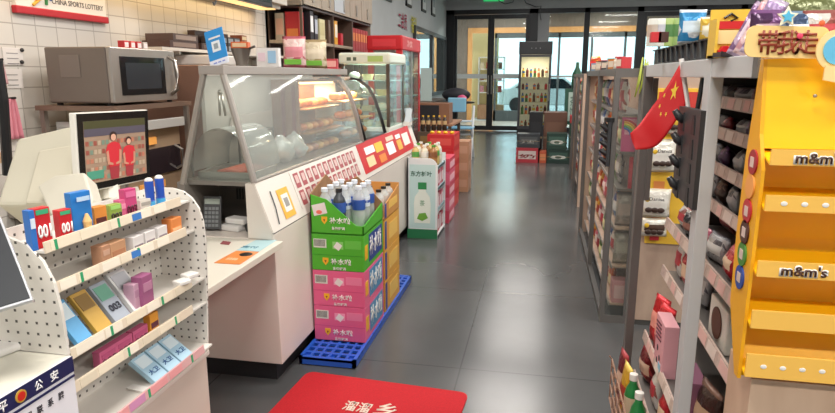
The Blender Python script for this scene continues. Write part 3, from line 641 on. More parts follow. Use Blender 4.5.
bs = empty('dark_rack', (-2.4, 2.0, .9), 'black rack post with cream shelf ends at the left edge', 'rack')
A = at(0, 100, Y=2.2); B = at(6, 175, Y=2.2)
MB().tube([at(-3, 60, Y=2.2), at(3, 100, Y=2.2), at(8, 175, Y=2.2)], .02, 8).build('post', BLACK, bs)
for py in (121, 155, 160): q = at(-4, py, Y=2.2); MB().box(q.x-.2, q.x+.04, 2.19, 2.22, q.z-.012, q.z+.012).build('shelf_end', mat('D8B890', .5), bs)
# ================================================================== back bench with microwave and ovens
bn = empty('back_bench', (-2.35, 3.4, 0), 'steel back bench along the tiled wall carrying ovens', 'bench')
MB().box(-2.60, -2.04, 2.55, 4.7, .80, .84).build('worktop', mat('A09890', .35, .6), bn)
for x in (-2.55, -2.1):
    for y in (2.62, 4.62): MB().box(x-.02, x+.02, y-.02, y+.02, 0, .8).build('leg', STEEL, bn)
MB().box(-2.58, -2.08, 2.6, 4.65, .25, .28).build('lower_shelf', STEEL, bn)
hd = empty('oven_stand', (-2.3, 3.1, .84), 'steel stand carrying the microwave above the toaster oven', 'stand')
MB().box(-2.54, -2.07, 2.74, 3.42, 1.325, 1.350).build('top_plate', mat('8A7264', .4, .5), hd)
for x in (-2.52, -2.09):
    for y in (2.77, 3.39): MB().box(x-.013, x+.013, y-.013, y+.013, .84, 1.325).build('leg', mat('A39A92', .35, .7), hd)
mw = empty('microwave_oven', (-2.28, 3.06, 1.351), 'stainless steel microwave oven with dark glass door on top of the stand', 'microwave')
MWS = mat('81766F', .4, .55, noise=.05, scale=3)
MB().box(-2.47, -2.12, 2.765, 3.32, 1.363, 1.640).build('casing', MWS, mw, bevel=.008)
MB().box(-2.385, -2.27, 2.762, 2.765, 1.49, 1.60).build('side_recess', mat('8A7F79', .4, .6), mw, bevel=.002)
dr = MB().box(-2.12, -2.095, 2.765, 3.32, 1.363, 1.640).build('door', mat('ABA49E', .32, .7), mw, bevel=.006)
MB().box(-2.095, -2.092, 2.83, 3.21, 1.40, 1.595).build('window', mat('15161A', .12), dr)
MB().box(-2.092, -2.0915, 2.87, 3.17, 1.43, 1.565).build('mesh_screen', mat('2E3238', .2), dr)
MB().tube([(-2.094, 3.26, 1.395), (-2.06, 3.265, 1.42), (-2.055, 3.265, 1.50), (-2.06, 3.265, 1.58), (-2.094, 3.26, 1.605)], .011, 10).build('handle', STEEL, dr, smooth=True)
for x in (-2.44, -2.15):
    for y in (2.80, 3.32): MB().lathe([(.015, 1.3505), (.015, 1.364)], 10, c=(x, y)).build('foot', BLACK, mw)
ov = empty('toaster_oven', (-2.3, 3.1, .84), 'toaster oven with dark door and orange lit strips under the microwave', 'oven')
OM = mat('B89C80', .4, .25)
MB().box(-2.48, -2.12, 2.81, 3.35, .842, 1.21).build('casing', OM, ov, bevel=.005)
MB().box(-2.12, -2.112, 2.90, 3.33, .95, 1.10).build('dark_door', mat('30262A', .2), ov)
MB().box(-2.12, -2.108, 2.95, 3.10, 1.125, 1.165).build('glowing_strip', mat('E8A050', .4, emit=.35), ov)
MB().box(-2.12, -2.108, 2.93, 3.15, .875, .915).build('glowing_strip', mat('E8A050', .4, emit=.3), ov)
MB().tube([(-2.115, 3.28, .96), (-2.07, 3.285, .985), (-2.07, 3.285, 1.075), (-2.115, 3.28, 1.10)], .008, 8).build('handle', STEEL, ov)
tag(MB().box(-2.50, -2.08, 2.82, 3.34, 1.2105, 1.232).box(-2.09, -2.075, 2.82, 3.34, 1.2105, 1.262).box(-2.50, -2.085, 2.82, 2.835, 1.232, 1.262).build('baking_tray', mat('D6D4D0', .35, .3), bevel=.003), 'white tray lying on top of the toaster oven', 'tray')
bc = empty('steel_cabinet', (-2.3, 3.85, .84), 'brown reflective steel cabinet standing right of the microwave', 'cabinet')
MB().box(-2.5, -2.08, 3.60, 4.0, .842, 1.565).build('casing', mat('8E6E60', .35, .25), bc, bevel=.006)
MB().box(-2.08, -2.07, 3.62, 3.98, .87, 1.54).build('door', mat('9A7868', .3, .25), bc)
dm = empty('drink_machine', (-2.3, 3.55, 1.2), 'white drink machine with two black knobs beside the microwave', 'machine')
MB().box(-2.56, -2.14, 3.86, 4.30, 1.568, 1.635).build('casing', mat('D9D2CB', .35), dm, bevel=.01)
for k, y in enumerate((3.93, 4.20)):
    MB().tube([(-2.14, y, 1.60), (-2.11, y, 1.60)], .02, 12).build('knob', BLACK, dm)
# wall shelf with snack boxes
ws = empty('wall_shelf', (-2.48, 4.4, 1.7), 'cream wall shelf with snack boxes over the drink machine', 'shelf')
MB().box(-2.605, -2.32, 3.55, 5.60, 1.655, 1.675).build('board', mat('D5CCC0', .4), ws)
for y in (3.8, 5.35): MB().box(-2.60, -2.36, y, y+.02, 1.6365, 1.655).build('bracket', STEEL, ws)
for k, (y, z, w_, c_, pc, lb) in enumerate(((3.84, 1.676, .34, '4A342E', '8A7468', 'long dark brown box, lower left on the wall shelf'), (3.86, 1.7225, .30, '54403A', '9A867A', 'long dark brown box, stacked upper left on the wall shelf'), (4.19, 1.676, .28, '43302A', '6A564C', 'dark brown box, second along the wall shelf'))):
    goods('snack_carton', lb, 'box', (-2.44, y, z), 90, w_, .2, .045, c_, pc)
for r in range(2):
    for k in range(4):
        goods('spice_tin', f'dark square tin with grey lid on the wall shelf, {["lower","upper"][r]} row, {ORD[k]} from the left', 'tin', (-2.44, 4.36+.105*k, 1.676+.058*r), 90, .095, .1, .056, '3C3434', '9AA0A4', group='square tins on the wall shelf')
goods('snack_box', 'brown open display box behind the tins on the wall shelf', 'box', (-2.545, 4.52, 1.676), 90, .5, .06, .15, '3E2B26', '4E3A32')
for k in range(3):
    goods('sauce_packet', f'orange and brown packet on the wall shelf right of the tins, {["lower","middle","upper"][k]}', 'packet', (-2.44, 4.80, 1.676+.048*k), 90, .09, .1, .046, ['C8823C', 'B86A34', '8C4A34'][k], 'E8D0A8')
for k in range(4):
    goods('red_packet', f'tiny red and white packet on the microwave top, {ORD[k]} from the left', 'packet', (-2.22, 3.045+.055*k, 1.6415), 90, .038, .04, .042, ['C8343A', 'D85048', 'C23840', 'B9AEA6'][k], 'F0E0DC')
# ================================================================== near counter, rack, point of sale
nc = empty('checkout_counter', (-1.3, .7, 0), 'cream checkout counter in the left foreground behind the blue police notice', 'counter')
CT = mat('D5D2C4', .4, noise=.03, scale=6)
MB().box(-1.75, -.955, -.6, 1.045, .885, .92).build('worktop', CT, nc, bevel=.006)
MB().box(-1.70, -.965, -.55, 1.04, 0, .884).build('body', WALLP, nc)
pcab = empty('base_cabinet', (-1.3, 1.3, 0), 'cream base cabinet carrying the perforated product rack', 'cabinet')
MB().box(-1.75, -1.115, 1.05, 1.60, 0, .918).build('rear_body', WALLP, pcab)
MB().box(-1.11, -.985, 1.05, 1.605, 0, .655).build('front_body', mat('CFC4B8', .45), pcab, bevel=.003)
MB().box(-1.112, -.975, 1.05, 1.607, .656, .672).build('ledge', mat('DAD2C8', .4), pcab, bevel=.003)
ps = empty('police_notice', (-.955, .8, .8), 'white notice board with navy band and badge on the counter front', 'sign')
zt = at(70, 357, X=-.955).z; zb = at(70, 373, X=-.955).z
MB().box(-.962, -.955, .45, 1.043, .58, zt).build('board', mat('E6E4EA', .4), ps)
MB().box(-.955, -.953, .45, 1.043, zb, zt).build('navy_band', mat('1E2350', .4), ps)
MB().box(-.955, -.953, .45, 1.043, zb-.012, zb-.007).build('navy_line', mat('1E2350', .4), ps)
zc = (zt+zb)/2
wtm = mat('F4F2F2', .5)
for ch_, px_ in (('安', 54.5), ('公', 39), ('平', 3)):
    q = Vector((0, y_at(px_, -.952, zc), 0)); text(ch_, (-.9525, q.y, zc), .020, .021, '+x', wtm, ps, bold=.02)
q = Vector((0, y_at(21, -.952, zc), 0))
bdg = MB().tube([(-.9535, q.y, zc), (-.951, q.y, zc)], .0125, 24).build('badge', mat('D8B04A', .4, .3), ps)
MB().tube([(-.951, q.y, zc), (-.950, q.y, zc)], .009, 20).build('badge_centre', mat('C8281E', .4), bdg)
for k, ch_ in enumerate('牌系联民警'):
    text(ch_, (-.954, y_at(61-10.5*k, -.954, zb-.034), zb-.034), .0145, .0165, '+x', mat('24222C', .5), ps, bold=.015)
# tablet
tb = empty('tablet_screen', (-1.1, .85, .92), 'black tilted tablet screen with silver frame at the left edge', 'tablet')
c0 = at(33, 300, Y=.93); c1 = at(-1, 214, Y=1.0); c2 = at(-40, 322, Y=.86); c3 = c2+(c1-c0)
n = (c1-c0).cross(c2-c0).normalized()
def panel(a, b, c, d, n, th, name, m, par, ins=0):
    ctr = (a+b+c+d)/4; pts = [p+(ctr-p)*ins for p in (a, b, c, d)]
    v = pts+[p+n*th for p in pts]
    return MB()._add([tuple(p) for p in v], [(0, 1, 2, 3), (7, 6, 5, 4), (0, 4, 5, 1), (1, 5, 6, 2), (2, 6, 7, 3), (3, 7, 4, 0)]).build(name, m, par, bevel=.0015)
toc = (Vector((0, 0, 1.5))-c0); 
if n.dot(toc) < 0: n = -n
panel(c0, c1, c3, c2, -n, .012, 'frame', mat('C9CBD0', .3, .5), tb)
panel(c0, c1, c3, c2, n, .0015, 'screen', mat('23272D', .4), tb, .05)
SC_ = c2+(c0-c2)*.12-n*.012
MB().tube([SC_, Vector((SC_.x-.04, SC_.y-.02, .925))], .014, 10).build('stand', LGREY, tb)
MB().lathe([(.06, .921), (.05, .93)], 24, c=(SC_.x-.04, SC_.y-.02)).build('base', LGREY, tb)
kb_ = tag(MB().prism(quad([(-60, 372), (20, 342), (32, 334), (26, 330), (-20, 333)], .94), .9205, .938, 'z').build('payment_terminal', mat('D9D6D2', .35), bevel=.006), 'white rounded terminal base lying on the checkout counter', 'terminal')
cable([at(-4, 318, Z=.93), at(10, 330, Z=.93), at(20, 326, Z=.93), at(-2, 322, Z=.93)], 'grey cable on the checkout counter behind the terminal', .004)
# perforated product rack
rk = empty('perforated_display_rack', (-1.03, 1.3, .672), 'white perforated steel rack with sloping price rails holding small boxes', 'rack')
def perf():
    m = bpy.data.materials.new('perforated_steel'); m.use_nodes = True; t = m.node_tree; b = t.nodes['Principled BSDF']
    g = t.nodes.new('ShaderNodeNewGeometry'); sp = t.nodes.new('ShaderNodeSeparateXYZ'); t.links.new(g.outputs['Position'], sp.inputs[0])
    ad = t.nodes.new('ShaderNodeMath'); ad.operation = 'ADD'; t.links.new(sp.outputs['X'], ad.inputs[0]); t.links.new(sp.outputs['Y'], ad.inputs[1])
    outs = []
    for s in (ad.outputs[0], sp.outputs['Z']):
        a = t.nodes.new('ShaderNodeMath'); a.operation = 'DIVIDE'; a.inputs[1].default_value = .025; t.links.new(s, a.inputs[0])
        f = t.nodes.new('ShaderNodeMath'); f.operation = 'FRACT'; t.links.new(a.outputs[0], f.inputs[0])
        c = t.nodes.new('ShaderNodeMath'); c.operation = 'SUBTRACT'; c.inputs[1].default_value = .5; t.links.new(f.outputs[0], c.inputs[0])
        e = t.nodes.new('ShaderNodeMath'); e.operation = 'ABSOLUTE'; t.links.new(c.outputs[0], e.inputs[0]); outs.append(e)
    mx = t.nodes.new('ShaderNodeMath'); mx.operation = 'MAXIMUM'; t.links.new(outs[0].outputs[0], mx.inputs[0]); t.links.new(outs[1].outputs[0], mx.inputs[1])
    ls = t.nodes.new('ShaderNodeMath'); ls.operation = 'LESS_THAN'; ls.inputs[1].default_value = .12; t.links.new(mx.outputs[0], ls.inputs[0])
    cr = t.nodes.new('ShaderNodeValToRGB'); cr.color_ramp.elements[0].color = (*lin('DDD8D0'), 1); cr.color_ramp.elements[1].color = (*lin('4A4642'), 1)
    t.links.new(ls.outputs[0], cr.inputs[0]); t.links.new(cr.outputs[0], b.inputs['Base Color']); b.inputs['Roughness'].default_value = .45
    return m
PF = perf(); RW = mat('DDD8D0', .4)
RN, RF, RB = 1.045, 1.60, -1.108
def side(name, y, mt):
    pts = [(RB, .674), (-.975, .674), (-.960, .9), (-.955, 1.02), (-.958, 1.08), (-.968, 1.12), (-.988, 1.15), (-1.015, 1.17), (-1.05, 1.178), (RB, 1.178)]
    return MB().prism([(x, z) for x, z in pts], y-.004, y+.004, 'y').build(name, mt, rk, bevel=.001)
sideN = MB().prism([(RB-.10, .921), (-.962, .921), (-.966, 1.02), (-.975, 1.08), (-.995, 1.125), (-1.03, 1.16), (-1.08, 1.175), (RB-.10, 1.175)], RN-.004, RN+.004, 'y').build('side_panel', PF, rk)
side('side_panel', RF, PF)
MB().box(RB-.004, RB, RN, RF, .674, 1.18).build('back_panel', PF, rk)
rails = [(-.995, at(180, 202, X=-.995).z, 'top'), (-.985, at(186, 232, X=-.985).z, 'second'), (-.975, at(164, 301, Y=1.39).z, 'third'), (-.972, at(164, 326, Y=1.39).z, 'fourth'), (-.957, .702, 'lowest')]
rails[2] = (-.965, 1.5-.421*.965/.694, 'third'); rails[3] = (-.965, 1.5-.473*.965/.699, 'fourth')
rails = [(x, z+(.004 if i == 3 else .013), n_) for i, (x, z, n_) in enumerate(rails)]
RC = mat('E6DCC8', .4)
for i, (x, z, nm) in enumerate(rails):
    s = MB().box(RB, x, RN+.005, RF-.005, z-.022, z-.017).build('shelf', RW, rk)
    r_ = MB().prism([(x, z-.022), (x+.004, z-.022), (x+.002, z+.002), (x-.002, z+.002)], RN+.005, RF-.055-(.03 if i in (2, 3) else 0), 'y').build('price_rail', mat('E2D3BC', .4) if i < 4 else mat('D9A8A8', .45), s)
    rnd = random.Random(i); y = RN+.02
    while y < RF-.16:
        w_ = rnd.uniform(.04, .09); MB().prism([(x+.004, z-.02), (x+.0048, z-.02), (x+.0028, z), (x+.002, z)], y, y+w_, 'y').build('price_label', mat(['F0E6D4', 'E9DCC4', 'DCCFB8'][rnd.randrange(3)] if i < 4 else ['E29A9C', 'C98AB0', 'EBC0B8'][rnd.randrange(3)], .4), r_)
        y += w_+rnd.uniform(.004, .02)
    for k in range(2):
        yy = RN+.03+.2*k+.05*i; MB().prism([(x+.004, z-.021), (x+.0052, z-.021), (x+.0032, z+.001), (x+.002, z+.001)], yy, yy+.008, 'y').build('green_marker', mat('2F9A68', .4), r_)
    if i < 2: MB().prism([(x+.004, z-.019), (x+.0054, z-.019), (x+.0034, z-.002), (x+.002, z-.002)], 1.33-.03*i, 1.365-.03*i, 'y').build('blue_sticker', mat('3C78C0', .4), r_)
# hanging price card holders at the far side
for k, (z_, y_) in enumerate(((rails[2][1]+.005, 1.53), (rails[2][1]-.002, 1.49))):
    tag(MB(TR(-.975, y_, z_) @ RZ(-20)).box(-.015, .02, -.02, .02, 0, .012).build('price_holder', mat('E3E0DA', .4), bevel=.003), ['white plastic price holder at the far end of the third rack rail', 'white plastic price holder nearer the middle of the third rack rail'][k], 'price holder')
RXZ = [(x, z-.0165) for x, z, _ in rails]
def rbox(i, px_, w_, d_, h_, col, pc, word, label, lean=0, wc_='FFFFFF', back=.0, name='small_box', band=(.55, .8), zr=90, wz=.45):
    x, z = RXZ[i]
    if i == 0: back += .012; d_ = min(d_, .02); zr = 78
    y = y_at(px_, x-.006-back, z+.02)
    o = goods(name, label, 'box', (x-d_/2-.006-back, y, z), zr, w_, d_, h_, col, pc, None, band=band, lean=lean, bev=.0008)
    if word: text(word, (0, -d_/2-.0016, h_*wz), w_*.88, h_*.34, '-y', mat(wc_, .4), o, bold=.03)
    return o
# py columns give the place along each shelf
def yat(i, px_): return y_at(px_, RXZ[i][0]-.006, RXZ[i][1]+.02)
rbox(0, 46, .034, .034, .085, 'C8222C', '3FA878', '001', 'red box with large 001 and green top label, leftmost on the top rack shelf', band=(.84, .96), wz=.42)
rbox(0, 36, .012, .034, .085, '2E6FC0', 'D8E4F0', None, 'thin blue box tucked at the left end of the top rack shelf')
rbox(0, 68, .030, .034, .068, 'C8222C', '3FA878', '001', 'smaller red 001 box beside the large red one on the top rack shelf', band=(.84, .96), wz=.42)
o = rbox(0, 84.5, .05, .034, .098, '2A7CC8', None, None, 'tall bright blue box on the top rack shelf')
MB().box(-.016, .016, -.0185, -.017, .078, .088).build('white_print', mat('BFD8F0', .4), o); MB().lathe([(.008, .01), (.010, .03), (.003, .048)], 12, c=(.004, -.018)).build('gold_print', mat('E0B878', .4), o)
rbox(0, 102, .034, .034, .052, 'D98A3C', '5A2C2C', None, 'small orange box with dark print on the top rack shelf', band=(.2, .5))
rbox(0, 117, .036, .034, .046, '8FA84A', '9CD070', '003', 'small olive green box marked 003 on the top rack shelf', band=(.75, .95), wc_='3A2A2A', wz=.4)
rbox(0, 132.5, .036, .034, .074, 'C8487C', 'E070A0', '003', 'tall magenta pink box marked 003 on the top rack shelf', band=(.72, .92), wc_='5A1830', wz=.28)
rbox(0, 124, .02, .034, .05, 'D86890', 'E890B0', None, 'narrow pink box wedged left of the tall magenta box', back=.006)
rbox(0, 147, .04, .03, .036, 'DAD4CA', 'A8A29A', None, 'low white box beside the blue tubes on the top rack shelf')
for k, px_ in enumerate((156, 166)):
    y = yat(0, px_); o = MB().lathe([(.0125, 0), (.0125, .028), (.0115, .029), (.012, .075), (.0115, .08)], 16).build('lubricant_tube', [mat('2750B0', .35)], smooth='angle')
    o.location = (RXZ[0][0]-.022, y, RXZ[0][1])
    MB().lathe([(.0128, .0), (.0128, .026)], 16).build('pale_blue_base', mat('4CA8DC', .35), o); MB().ball((0, 0, .082), .011, sq=(1, 1, .7)).build('white_cap', WHITE, o, smooth=True)
    tag(o, ['blue tube with white cap on the top rack shelf, left of the pair', 'blue tube with white cap on the top rack shelf, right of the pair'][k], 'tube', 'blue tubes on the rack')
rbox(1, 107, .028, .03, .052, 'B98A6C', 'C8A088', None, 'thin copper brown box at the left of the second rack shelf')
rbox(1, 119, .055, .03, .050, 'C29470', 'B07C5C', None, 'wide copper brown box on the second rack shelf', band=(.3, .6))
for k in range(3): rbox(1, 139+12*k, .042, .03, .044, 'DDD8D6', '8C8088', None, f'white box with grey print on the second rack shelf, {ORD[k]} from the left', band=(.25, .5))
rbox(1, 177, .05, .03, .052, 'E08848', 'F0B888', None, 'bright orange box at the right end of the second rack shelf', band=(.35, .5))
def fl(i, y, w_, l_, col, pc, word, label, tilt=38, wc_='FFFFFF', th=.012, dz=0):
    x, z = RXZ[i]; o = MB().box(-w_/2, w_/2, 0, th, 0, l_).build('flat_box', mat(col, .4), None, bevel=.0008)
    if pc: MB().box(-w_*.4, w_*.4, -.0012, .001, l_*.6, l_*.92).build('printed_panel', mat(pc, .4), o)
    if word: text(word, (0, -.0014, l_*.4), w_*.7, l_*.16, '-y', mat(wc_, .4), o, bold=.03)
    o.location = (x-.006, y, z+dz); o.rotation_euler = (math.radians(-tilt), 0, math.radians(90)); return tag(o, label, 'box')
y3 = lambda px_: at(px_, 0, X=-.97).y
fl(2, 1.115, .045, .12, '5AA0D0', 'D8E8F0', None, 'pale blue box lying back at the left end of the third rack shelf')
fl(2, 1.18, .05, .12, 'C09840', '8A6A2C', None, 'gold box lying back on the third rack shelf')
fl(2, 1.245, .055, .12, '9CA4B0', '6AA890', '003', 'silver grey box marked 003 lying back on the third rack shelf', wc_='303440')
fl(2, 1.32, .066, .13, 'E2E2E2', 'B8BAC0', None, 'large white box lying back on the third rack shelf')
rbox(2, 149, .044, .03, .09, '9C5A80', 'B8809C', None, 'mauve purple box standing on the third rack shelf', name='tall_box')
rbox(2, 138, .02, .03, .076, 'C8A0B4', 'B88CA4', None, 'pale mauve box beside the purple one on the third rack shelf', back=.01)
for k in range(3): rbox(3, 109+16*k, .058, .02, .042, 'C05C80', 'B04C74', '003', f'rose pink 003 box on the fourth rack shelf, {ORD[k]} from the left', wc_='6A2040', wz=.35)
rbox(3, 155, .036, .02, .058, 'E09A38', '5A2838', None, 'orange box with dark print at the right of the fourth rack shelf', band=(.35, .6))
for k in range(3): fl(4, 1.36+.062*k, .056, .10, 'A8CCE0', 'D8E8F0', '大卫', f'sky blue and white box lying back on the lowest rack shelf, {ORD[k]} from the left', tilt=52, wc_='2C5C98', th=.014)
for k, (y_, a_) in enumerate(((1.16, 20), (1.30, -10))):
    tag(MB(TR(-1.0, y_, RXZ[4][1]+.001) @ RZ(a_)).box(-.03, .03, -.012, .012, 0, .004).build('price_tag', WHITE), ['loose white price tag lying at the near end of the lowest rack shelf', 'loose white price tag lying in the middle of the lowest rack shelf'][k], 'price tag')
# point of sale with customer display
po = empty('point_of_sale_terminal', (-1.5, 1.6, .92), 'bulky cream point of sale terminal seen from behind', 'terminal')
POS = mat('CBC6B4', .45)
A = at(17, 138, Y=1.70); Bt = at(77, 124, Y=1.72); Cb = at(-4, 205, Y=1.5); Db = at(75, 205, Y=1.62)
pn = (Bt-A).cross(Cb-A).normalized()
def onp(px_, py_, off=0):      # point of the housing's rear plane
    d = at(px_, py_, Y=1)-Vector((0, 0, CAM_H)); o_ = A+pn*off
    return Vector((0, 0, CAM_H))+d*((o_-Vector((0, 0, CAM_H))).dot(pn)/d.dot(pn))
if pn.dot(Vector((0, 0, CAM_H))-A) < 0: pn = -pn
Db = onp(75, 205)
back = -pn*.13
front = [A, Bt, Db, Cb]; rear = [p+back for p in front]
MB()._add([tuple(p) for p in front+rear], [(0, 1, 2, 3), (7, 6, 5, 4), (0, 4, 5, 1), (1, 5, 6, 2), (2, 6, 7, 3), (3, 7, 4, 0)]).build('rear_housing', POS, po, bevel=.012)
ins = [onp(38, 150, .006), onp(73, 144, .006), onp(73, 203, .006), onp(24, 203, .006)]
MB()._add([tuple(p) for p in ins]+[tuple(p-pn*.02) for p in ins], [(0, 1, 2, 3), (7, 6, 5, 4), (0, 4, 5, 1), (1, 5, 6, 2), (2, 6, 7, 3), (3, 7, 4, 0)]).build('rear_hatch', mat('CFC9B6', .45), po, bevel=.008)
st = [onp(37, 186, .05), onp(55, 175, .05), onp(84, 172, .05), onp(92, 198, .05), onp(88, 214, .05), onp(50, 214, .05)]
MB()._add([tuple(p) for p in st]+[tuple(p-pn*.06) for p in st], [tuple(range(6)), tuple(range(11, 5, -1))]+[(i, i+6, (i+1) % 6+6, (i+1) % 6) for i in range(6)]).build('stand', mat('CFCABB', .4), po, bevel=.006)
MB().box(-1.75, -1.15, 1.1, 1.70, .9195, .945).build('base', mat('D6D0C0', .4), po, bevel=.005)
cd = empty('customer_display', (-1.3, 1.7, 1.17), 'customer screen with black bezel showing two people in red shirts', 'display')
# screen facing the aisle, tilted back a little; corners measured in the place
s0 = at(76, 114, Y=1.535); s1 = at(147, 110.5, Y=1.84); s3 = at(81, 192.5, Y=1.53); s2 = s1+s3-s0
def P4(u, v, o_=0.0):
    p = (s3*(1-u)+s2*u)*(1-v)+(s0*(1-u)+s1*u)*v
    return p+NN*o_
NN = (s2-s3).cross(s0-s3).normalized()
if NN.x < 0: NN = -NN
def sheet(u0, u1, v0, v1, o_, th, name, m, par, bev=0):
    a = [P4(u0, v0, o_), P4(u1, v0, o_), P4(u1, v1, o_), P4(u0, v1, o_)]; b = [p-NN*th for p in a]
    return MB()._add([tuple(p) for p in a+b], [(0, 1, 2, 3), (7, 6, 5, 4), (0, 4, 5, 1), (1, 5, 6, 2), (2, 6, 7, 3), (3, 7, 4, 0)]).build(name, m, par, bevel=bev)
sheet(-.02, 1.01, -.02, 1.01, 0, .020, 'white_case', mat('E4E1D8', .35), cd, .003)
sheet(0, 1, 0, 1, .002, .004, 'black_bezel', mat('121214', .2), cd)
scr = sheet(.07, .94, .09, .90, .003, .002, 'screen', mat('A08874', .25, emit=.12), cd)
sheet(.07, .94, .80, .90, .0036, .001, 'status_bar', mat('4A4A30', .3, emit=.15), scr)
sheet(.07, .94, .70, .80, .0036, .001, 'dark_strip', mat('55505C', .3, emit=.2), scr)
rnd = random.Random(5)
gd = [MB() for _ in range(5)]
for r in range(5):
    for k in range(16):
        u0 = .08+.053*k; v0 = .12+.115*r; i = rnd.randrange(5)
        a = [P4(u0, v0, .0034), P4(u0+.04, v0, .0034), P4(u0+.04, v0+.06, .0034), P4(u0, v0+.06, .0034)]
        gd[i]._add([tuple(p) for p in a], [(0, 1, 2, 3)])
PICM, PICB = [], []
for g_, c_ in zip(gd, ('B87860', 'B8A48C', '9A5448', '7A8E7C', '8A6E60')): [PICM.append(mat(c_, .3, emit=.08)), PICB.append(g_)]
PB = MB()
for i_, g_ in enumerate(PICB):
    for f_ in g_.bm.faces: PB._add([tuple(v_.co) for v_ in f_.verts], [(0, 1, 2, 3)], i_)
PB.build('background_picture', PICM, scr)
sheet(.08, .30, .14, .25, .0038, .001, 'green_counter_picture', mat('4F9880', .3, emit=.1), scr)
def fig(cu, sc, nm):
    o1 = 'picture_of_person'
    def poly(pts, off, m, n):
        MB()._add([tuple(P4(cu+x*sc, .10+y*sc, off)) for x, y in pts], [tuple(range(len(pts)))]).build(n, m, scr)
    poly([(-.06, 0), (.06, 0), (.08, .22), (.0, .24), (-.08, .22)], .0042, mat('A03A42', .3, emit=.12), 'pictured_skirt')
    poly([(-.07, .18), (.07, .18), (.12, .40), (.09, .50), (.03, .53), (-.03, .53), (-.09, .50), (-.12, .40)], .0046, mat('C8323C', .3, emit=.2), 'pictured_red_shirt')
    poly([(.055*math.cos(a_*PI/6), .61+.07*math.sin(a_*PI/6)) for a_ in range(12)], .0048, mat('3A2A28', .3, emit=.1), 'pictured_hair')
    poly([(.04*math.cos(a_*PI/6), .595+.05*math.sin(a_*PI/6)) for a_ in range(12)], .0052, mat('D8A890', .3, emit=.15), 'pictured_face')
    for s_ in (-1, 1): poly([(.08*s_, .42), (.115*s_, .40), (.10*s_, .22), (.02*s_, .20), (.02*s_, .23), (.07*s_, .25)], .0052, mat('C89078', .3, emit=.12), 'pictured_arm')
fig(.45, .95, 'left'); fig(.67, .82, 'right')
MB().tube([P4(.5, .1, -.035), at(110, 200, Y=1.66)], .03, 12).build('neck', mat('DAD6CA', .4), cd)
MB().prism(quad([(92, 196), (138, 186), (142, 196), (98, 210)], 1.12), 1.09, 1.12, 'z').build('hinge_block', mat('DAD6CA', .4), cd, bevel=.004)
# ================================================================== drinks on the blue pallet
pl = empty('blue_pallet', (-1.06, 3.5, 0), 'blue plastic floor pallet under the stacked drink cartons', 'pallet')
pb = MB()
PX0, PX1, PY0, PY1 = -1.205, -.895, 2.84, 4.27
for k in range(24): pb.box(PX0, PX1, PY0+.0600*k, PY0+.0600*k+.022, .032, .045)
for k in range(7): pb.box(PX0+.0493*k, PX0+.0493*k+.014, PY0, PY1, .032, .0445)
pb.box(PX0, PX1, PY0, PY0+.02, .005, .047).box(PX0, PX1, PY1-.02, PY1, .005, .047).box(PX0, PX0+.018, PY0, PY1, .005, .047).box(PX1-.018, PX1, PY0, PY1, .005, .047)
pb.build('lattice_deck', mat('2A5CC4', .4), pl)
for x in (PX0+.04, (PX0+PX1)/2, PX1-.04):
    for y in (PY0+.06, (PY0+PY1)/2, PY1-.06): MB().lathe([(.022, 0), (.026, .033)], 10, c=(x, y)).build('foot', mat('2450B0', .4), pl)
BX, BY, BW, BL, BH = -1.197, 3.06, .295, .41, .205
side_c = {'g': ('4FB02C', '3C9A24'), 'p': ('E4648E', 'D05080')}
